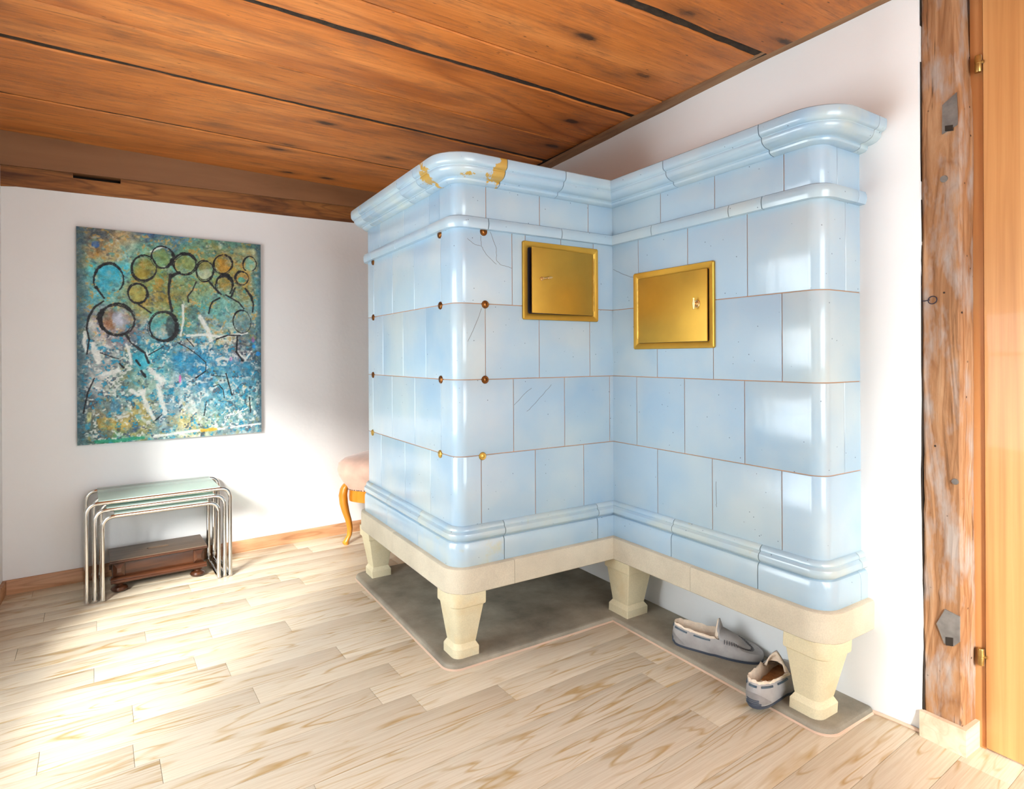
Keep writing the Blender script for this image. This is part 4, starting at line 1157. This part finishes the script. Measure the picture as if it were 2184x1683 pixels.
mb.bbox(0.004, SWD - 0.004, 0.006, 0.020, 0.066, 0.130, 0.001)
obj('front_panel', mb, M['darkwood'], st, 0.4)
obj('back_panel', MB().bbox(0.004, SWD - 0.004, SDP - 0.024, SDP - 0.010, 0.066, 0.130, 0.001), M['darkwood'], st, 0.4)
for x in (0.004, SWD - 0.018):
    obj('side_panel', MB().bbox(x, x + 0.014, 0.020, SDP - 0.024, 0.066, 0.130, 0.001), M['darkwood'], st, 0.4)
for x in (0.026, SWD - 0.026):
    hw = 0.021
    m = MB().loft([[(x - hw, 0.006, 0.068), (x + hw, 0.006, 0.068), (x + hw, 0.006, 0.126), (x - hw, 0.006, 0.126)],
                   [(x - hw, 0.001, 0.068), (x + hw, 0.001, 0.068), (x + hw, 0.001, 0.126), (x - hw, 0.001, 0.126)],
                   [(x - hw * .35, -0.009, 0.088), (x + hw * .35, -0.009, 0.088), (x + hw * .35, -0.009, 0.106), (x - hw * .35, -0.009, 0.106)]])
    obj('diamond_block', m, M['darkwood'], st, 0.2)
for y, s_ in ((0, -1), (SDP - 0.004, 1)):
    m = MB().prism([(0, 0.046), (0.012, 0.046), (0.0145, 0.050), (0.012, 0.055), (0.0085, 0.057), (0.0065, 0.062), (0.003, 0.066), (0, 0.068)], lambda d, z, x: (x, y + 0.006 * -s_ * -1 + s_ * d, z), -0.004, SWD + 0.004)
    obj('moulding', m, M['darkwood'], st, 0.5)
obj('bottom_board', MB().box(0.004, SWD - 0.004, 0.004, SDP - 0.008, 0.048, 0.066), M['darkwood'], st, 0)
for x in (0.028, SWD - 0.028):
    for y in (0.022, SDP - 0.028):
        obj('bun_foot', MB().lathe([(0.0, 0.0), (0.017, 0.0), (0.028, 0.005), (0.032, 0.013), (0.027, 0.021), (0.014, 0.026), (0.012, 0.029), (0.019, 0.032), (0.022, 0.036), (0.019, 0.040), (0.014, 0.043), (0.018, 0.048), (0.0, 0.049)], (x, y, 0.0), 24), M['darkwood'], st, 0.6)

# ------------------------------------------------------------------ chair behind the stove, seen by its front corner
def make_chair():
    t = thing('upholstered_chair', 'chair with pink velvet seat and honey-coloured curved legs behind the stove', 'chair', (-0.360, 1.412, 0), math.radians(40))
    # local: front is -x, seat centre at the origin
    hx, hy = 0.198, 0.198
    def outline(k, n=56, e=4.2):
        out = []
        for i in range(n):
            a = 2 * PI * i / n
            c, s_ = math.cos(a), math.sin(a)
            out.append((math.copysign(abs(c) ** (2 / e), c) * hx * k, math.copysign(abs(s_) ** (2 / e), s_) * hy * k))
        return out
    lp = [[(x, y, z) for x, y in outline(k)] for k, z in ((0.955, 0.292), (0.985, 0.300), (1.08, 0.335), (1.17, 0.370), (1.20, 0.400), (1.17, 0.435), (1.04, 0.458), (0.75, 0.468), (0.45, 0.474), (0.1, 0.476))]
    obj('seat_cushion', MB().loft(lp), M['velvet'], t, 0.9)
    lp = [[(x, y, z) for x, y in outline(k)] for k, z in ((0.90, 0.228), (0.945, 0.232), (0.955, 0.250), (0.945, 0.292))]
    obj('seat_rail', MB().loft(lp), M['chairwood'], t, 0.5)
    no = outline(0.968, 120)
    m = MB()
    pts = [Vector((x, y, 0.297)) for x, y in no]
    acc = 0
    last = pts[0]
    nails = []
    for i in range(1, len(pts)):
        acc += (pts[i] - last).length
        last = pts[i]
        if acc > 0.0105:
            nails.append(pts[i]); acc = 0
    for p in nails:
        dd = Vector((p.x, p.y, 0)).normalized()
        m.lathe([(0.0, 0.0035), (0.003, 0.0025), (0.0045, 0.0), (0.0045, -0.003)], (0, 0, 0), 8)
        k = len(m.v) - 32
        q = dd.to_track_quat('Z', 'Y')
        for i in range(k, len(m.v)): m.v[i] = tuple(q @ Vector(m.v[i]) + p)
    obj('nail_trim', m, M['nail'], t, 0.7, 'stuff')
    def cab(sx, sy, dirx, diry):
        """cabriole leg: swells out at the knee, tucks in, toe turned out"""
        px, py = sx, sy
        prof = [(-0.012, 0.338, 0.013, 0), (0.004, 0.318, 0.018, 0), (0.014, 0.300, 0.020, 0), (0.020, 0.265, 0.021, 0), (0.016, 0.220, 0.0205, 0), (0.006, 0.175, 0.018, 0), (-0.008, 0.130, 0.0155, 0), (-0.016, 0.085, 0.014, 0), (-0.013, 0.050, 0.0125, 0), (0.001, 0.026, 0.0145, 0), (0.008, 0.014, 0.0165, 0), (0.004, 0.003, 0.014, 0), (0.003, 0.0, 0.012, 0)]
        loops = []
        for o_, z, r_, _ in prof:
            cx, cy = px + dirx * o_, py + diry * o_
            lp_ = []
            for j in range(12):
                a = 2 * PI * j / 12 + PI / 12
                c, s_ = math.cos(a), math.sin(a)
                e = 2.8
                lp_.append((cx + math.copysign(abs(c) ** (2 / e), c) * r_, cy + math.copysign(abs(s_) ** (2 / e), s_) * r_, z))
            loops.append(lp_)
        obj('front_leg', MB().loft(loops), M['chairwood'], t, 0.8)
    cab(-0.168, 0.168, -0.70, 0.70)
    cab(-0.168, -0.168, -0.70, -0.70)
    for s_ in (1, -1):
        obj('rear_leg', MB().tube([(0.17, s_ * 0.14, 0.0), (0.155, s_ * 0.14, 0.15), (0.15, s_ * 0.14, 0.30), (0.165, s_ * 0.12, 0.55), (0.195, s_ * 0.10, 0.80)], [0.012, 0.015, 0.017, 0.015, 0.012], 10), M['chairwood'], t, 0.8)
    obj('top_rail', MB().tube([(0.195, 0.10, 0.80), (0.205, 0.07, 0.83), (0.21, 0.0, 0.842), (0.205, -0.07, 0.83), (0.195, -0.10, 0.80)], [0.013, 0.015, 0.017, 0.015, 0.013], 10), M['chairwood'], t, 0.8)
    lp = [[(0.17 + d + 0.03 * (z - 0.5), y * k, 0.66 + (z - 0.66) * k) for y, z in [(0.095 * math.copysign(abs(math.cos(a)) ** 0.6, math.cos(a)), 0.66 + 0.125 * math.copysign(abs(math.sin(a)) ** 0.6, math.sin(a))) for a in np.linspace(0, 2 * PI, 28, endpoint=False)]] for d, k in ((-0.022, 0.4), (-0.018, 0.8), (-0.006, 0.98), (0.008, 1.0), (0.016, 0.95))]
    obj('back_pad', MB().loft(lp), M['velvet'], t, 0.8)
make_chair()

# ------------------------------------------------------------------ slippers
def make_slipper(label, loc, rz, mirror=1):
    t = thing('slipper', label, 'slipper', loc, rz, 'pair of grey slippers')
    t.scale = (1.09, 1.09, 1.09)
    L = 0.262
    sm = lambda a, b, x: (lambda q: q * q * (3 - 2 * q))(min(1, max(0, (x - a) / (b - a))))
    def hw(x):
        q = 2 * x / L - 1
        return (0.0345 + 0.0115 * sm(0.05, 0.19, x)) * max(0, 1 - abs(q) ** (3.4 if q > 0 else 4.2)) ** (1 / 2.1)
    def curve(x): return 0.006 * math.sin(x / L * PI) * mirror * (1 if x > L / 2 else 0.4)
    N = 64
    par = []
    for k in range(N):
        a = 2 * PI * k / N
        x = L * (1 - math.cos(a)) / 2
        par.append((a, x, (1 if a <= PI else -1) * hw(x)))
    def zr(x):                                       # height of the collar, then of the apron seam
        return np.interp(x, [0, 0.02, 0.05, 0.10, 0.135, 0.16, 0.20, 0.235, L], [0.064, 0.0615, 0.056, 0.051, 0.053, 0.050, 0.043, 0.036, 0.029])
    def loop(kind):
        out = []
        for a, x, y in par:
            nx = -math.cos(a) if True else 0
            if kind == 'sole': f, z, dx = 0.93, 0.004, 0.004
            elif kind == 'low': f, z, dx = 1.0, 0.012, 0.0
            elif kind == 'mid': f, z, dx = 1.03, 0.5 * zr(x) + 0.004, -0.001
            elif kind == 'up': f, z, dx = 0.985, 0.82 * zr(x) + 0.002, 0.001
            elif kind == 'rim': f, z, dx = 0.90 - 0.22 * sm(0.14, 0.20, x), zr(x), 0.004
            elif kind == 'in0': f, z, dx = 0.80 - 0.22 * sm(0.14, 0.20, x), zr(x) + 0.001, 0.008
            elif kind == 'in1': f, z, dx = 0.72, zr(x) * 0.75, 0.010
            elif kind == 'in2': f, z, dx = 0.70, 0.020, 0.012
            k = 1 if x < L / 2 else -1
            xx = x + dx * (-math.cos(a) * -1 if False else (1 - x / (L / 2)))
            if kind in ('rim', 'in0'): xx -= 0.030 * sm(0.17, L, x)
            out.append((xx, y * f + curve(x), z))
        return out
    obj('upper', MB().loft([loop('sole'), loop('low'), loop('mid'), loop('up'), loop('rim')], True, True, False), M['suede'], t, 1.2)
    # rubber sole with a lip that runs up the heel
    s0 = [(x * 0.985 + 0.002, y * 0.95, 0.0) for x, y, z in loop('low')]
    s1 = [(x, y * 1.01, 0.007) for x, y, z in loop('low')]
    obj('sole', MB().loft([s0, s1]), M['rubber'], t, 0.7)
    rim, mid, up, low = loop('rim'), loop('mid'), loop('up'), loop('low')
    hp = [k for k in range(-8, 9)]
    lp = []
    for j in range(5):
        q = j / 4
        row = []
        for k in hp:
            h_ = 0.75 * (1 - (abs(k) / 8.5) ** 2.2)
            qq = q * h_
            b_, m_ = Vector(low[k % N]), Vector(mid[k % N])
            p = b_.lerp(m_, min(1, qq * 1.6)) if qq < 0.6 else m_.lerp(Vector(up[k % N]), (qq - 0.6) / 0.5)
            nn = Vector((-1 + abs(k) / 9, (1 if k > 0 else -1) * min(1, abs(k) / 6), 0)).normalized()
            row.append(tuple(p + nn * 0.0012))
        lp.append(row)
    obj('heel_patch', MB().loft(lp, False), M['suede_dark'], t, 1.2)
    m = MB()
    for j, zc in enumerate((0.009, 0.0135, 0.018, 0.0225)):
        pts = []
        for k in range(-4 + j // 2, 5 - j // 2):
            p = Vector(low[k % N]).lerp(Vector(mid[k % N]), (zc - 0.010) / 0.025 if zc > 0.010 else 0)
            pts.append(p + Vector((-0.0015, 0, zc - p.z)))
        m.tube(pts, 0.0017, 6)
    obj('heel_tread', m, M['rubber'], t, 0.8)
    # apron with the raised tongue
    rows = []
    ks = [k for k in range(1, N // 2) if par[k][1] >= 0.138]
    def arow(k, extra=0.0):
        A_, B_ = Vector(rim[k]), Vector(rim[N - k])
        row = []
        for i in range(11):
            q = i / 10
            p = A_.lerp(B_, q)
            x = par[k][1]
            crown = np.interp(x, [0.13, 0.16, 0.20, 0.25], [0.026, 0.017, 0.012, 0.006])
            p.z += crown * (1 - (2 * q - 1) ** 2) ** 0.8
            row.append(p)
        return row
    first = arow(ks[0])
    cy = sum(p.y for p in first) / 11
    for j in (4, 3, 2, 1):
        f = j / 4
        row = []
        for i, p in enumerate(first):
            e = 1 - abs(2 * i / 10 - 1)
            row.append(Vector((p.x + 0.006 * f * e - 0.010 * f * f, cy + (p.y - cy) * (1 - 0.30 * f), p.z + 0.030 * f * (0.25 + 0.75 * e ** 0.7) - 0.002)))
        rows.append(row)
    for k in ks: rows.append(arow(k))
    th = MB().loft([[tuple(p) for p in r_] for r_ in rows], False)
    ap = obj('apron', th, M['suede'], t, 1.2)
    md = ap.modifiers.new('thick', 'SOLIDIFY'); md.thickness = 0.003; md.offset = -1
    tl = [[tuple(Vector((p.x - 0.0042, cy + (p.y - cy) * 0.93, p.z - 0.0025)) + Vector((0.0012 * noise.noise((i * 1.7, j * 2.3, 1)), 0.0012 * noise.noise((i, j, 5)), 0.0015 * noise.noise((i * 2.1, j, 9))))) for i, p in enumerate(rows[j])] for j in range(5)]
    tg = obj('tongue_lining', MB().loft(tl, False), M['fleece'], t, 1.2)
    md = tg.modifiers.new('thick', 'SOLIDIFY'); md.thickness = 0.004; md.offset = 0
    # gathered stitches round the apron
    m = MB()
    order = ks[1:] + [N // 2] + [N - k for k in reversed(ks[1:])]
    line = [(Vector(rim[k]), Vector(up[k])) for k in order]
    acc = 1.0
    for (p0, u0), (p1, u1) in zip(line, line[1:]):
        seg = (p1 - p0).length
        t_ = 0.0
        while acc + (1 - t_) * seg >= 0.0068:
            t_ = min(1.0, t_ + max(0.0, 0.0068 - acc) / max(seg, 1e-6))
            acc = 0.0
            p, u_ = p0.lerp(p1, t_), u0.lerp(u1, t_)
            d_ = (u_ - p).normalized()
            m.tube([p - d_ * 0.003 + Vector((0, 0, 0.002)), p + d_ * 0.003 + Vector((0, 0, 0.0018)), p + d_ * 0.009 + Vector((0, 0, 0.001))], [0.0009, 0.0014, 0.0008], 6)
            if t_ >= 1.0: break
        acc += (1 - t_) * seg
    obj('stitching', m, M['thread'], t, 0.9, 'stuff')
    # fleece: rolled rim and lining
    rg = random.Random(3)
    jit = lambda p, s_: (p[0] + rg.uniform(-s_, s_), p[1] + rg.uniform(-s_, s_), p[2] + rg.uniform(-s_, s_))
    r0 = [jit((p[0], p[1], p[2] - 0.002), 0.0006) for p in rim]
    hi = lambda p: 0.0065 if p[0] < 0.14 else -0.006
    r1 = [jit((p[0] * 0.985 + 0.001, p[1] * 0.985, p[2] + hi(p)), 0.0022) for p in rim]
    r2 = [jit((p[0], p[1], p[2] + (0.004 if p[0] < 0.14 else -0.008)), 0.0024) for p in loop('in0')]
    r3 = [jit(p, 0.0016) for p in loop('in1')]
    r4 = [jit(p, 0.001) for p in loop('in2')]
    obj('fleece_lining', MB().loft([r0, r1, r2, r3, r4], True, False, False), M['fleece'], t, 1.4)
    obj('insole', MB().loft([[(p[0], p[1] * 1.03, 0.016) for p in loop('in2')], [(p[0], p[1] * 1.03, 0.021) for p in loop('in2')], [(0.12 + (p[0] - 0.12) * 0.5, p[1] * 0.5, 0.023) for p in loop('in2')]]), M['insole'], t, 1.0)
    # lace threaded through the collar: short visible runs
    runs = [(-2, 2), (4, 9), (11, 15), (-9, -4), (-15, -11)]
    for a, b in runs:
        lp = []
        for k in range(a, b + 1):
            u_, p = Vector(up[k % N]), Vector(rim[k % N])
            c0 = u_.lerp(p, 0.05); c1 = u_.lerp(p, 0.50)
            nn = Vector((u_.x - 0.12, u_.y * 2.2, 0)).normalized()
            lp.append([tuple(c0 + nn * 0.0022), tuple(c1 + nn * 0.0022), tuple(c1 - nn * 0.0005), tuple(c0 - nn * 0.0005)])
        obj('lace', MB().loft(lp), M['lace'], t, 0.6)
make_slipper('grey suede slipper lying along the wall, its tongue raised', (0.012, -0.285, 0.0178), math.radians(-61.5), 1)
make_slipper('grey suede slipper with its heel to the viewer, beside the stone leg', (-0.098, -0.672, 0.0178), math.radians(12), -1)
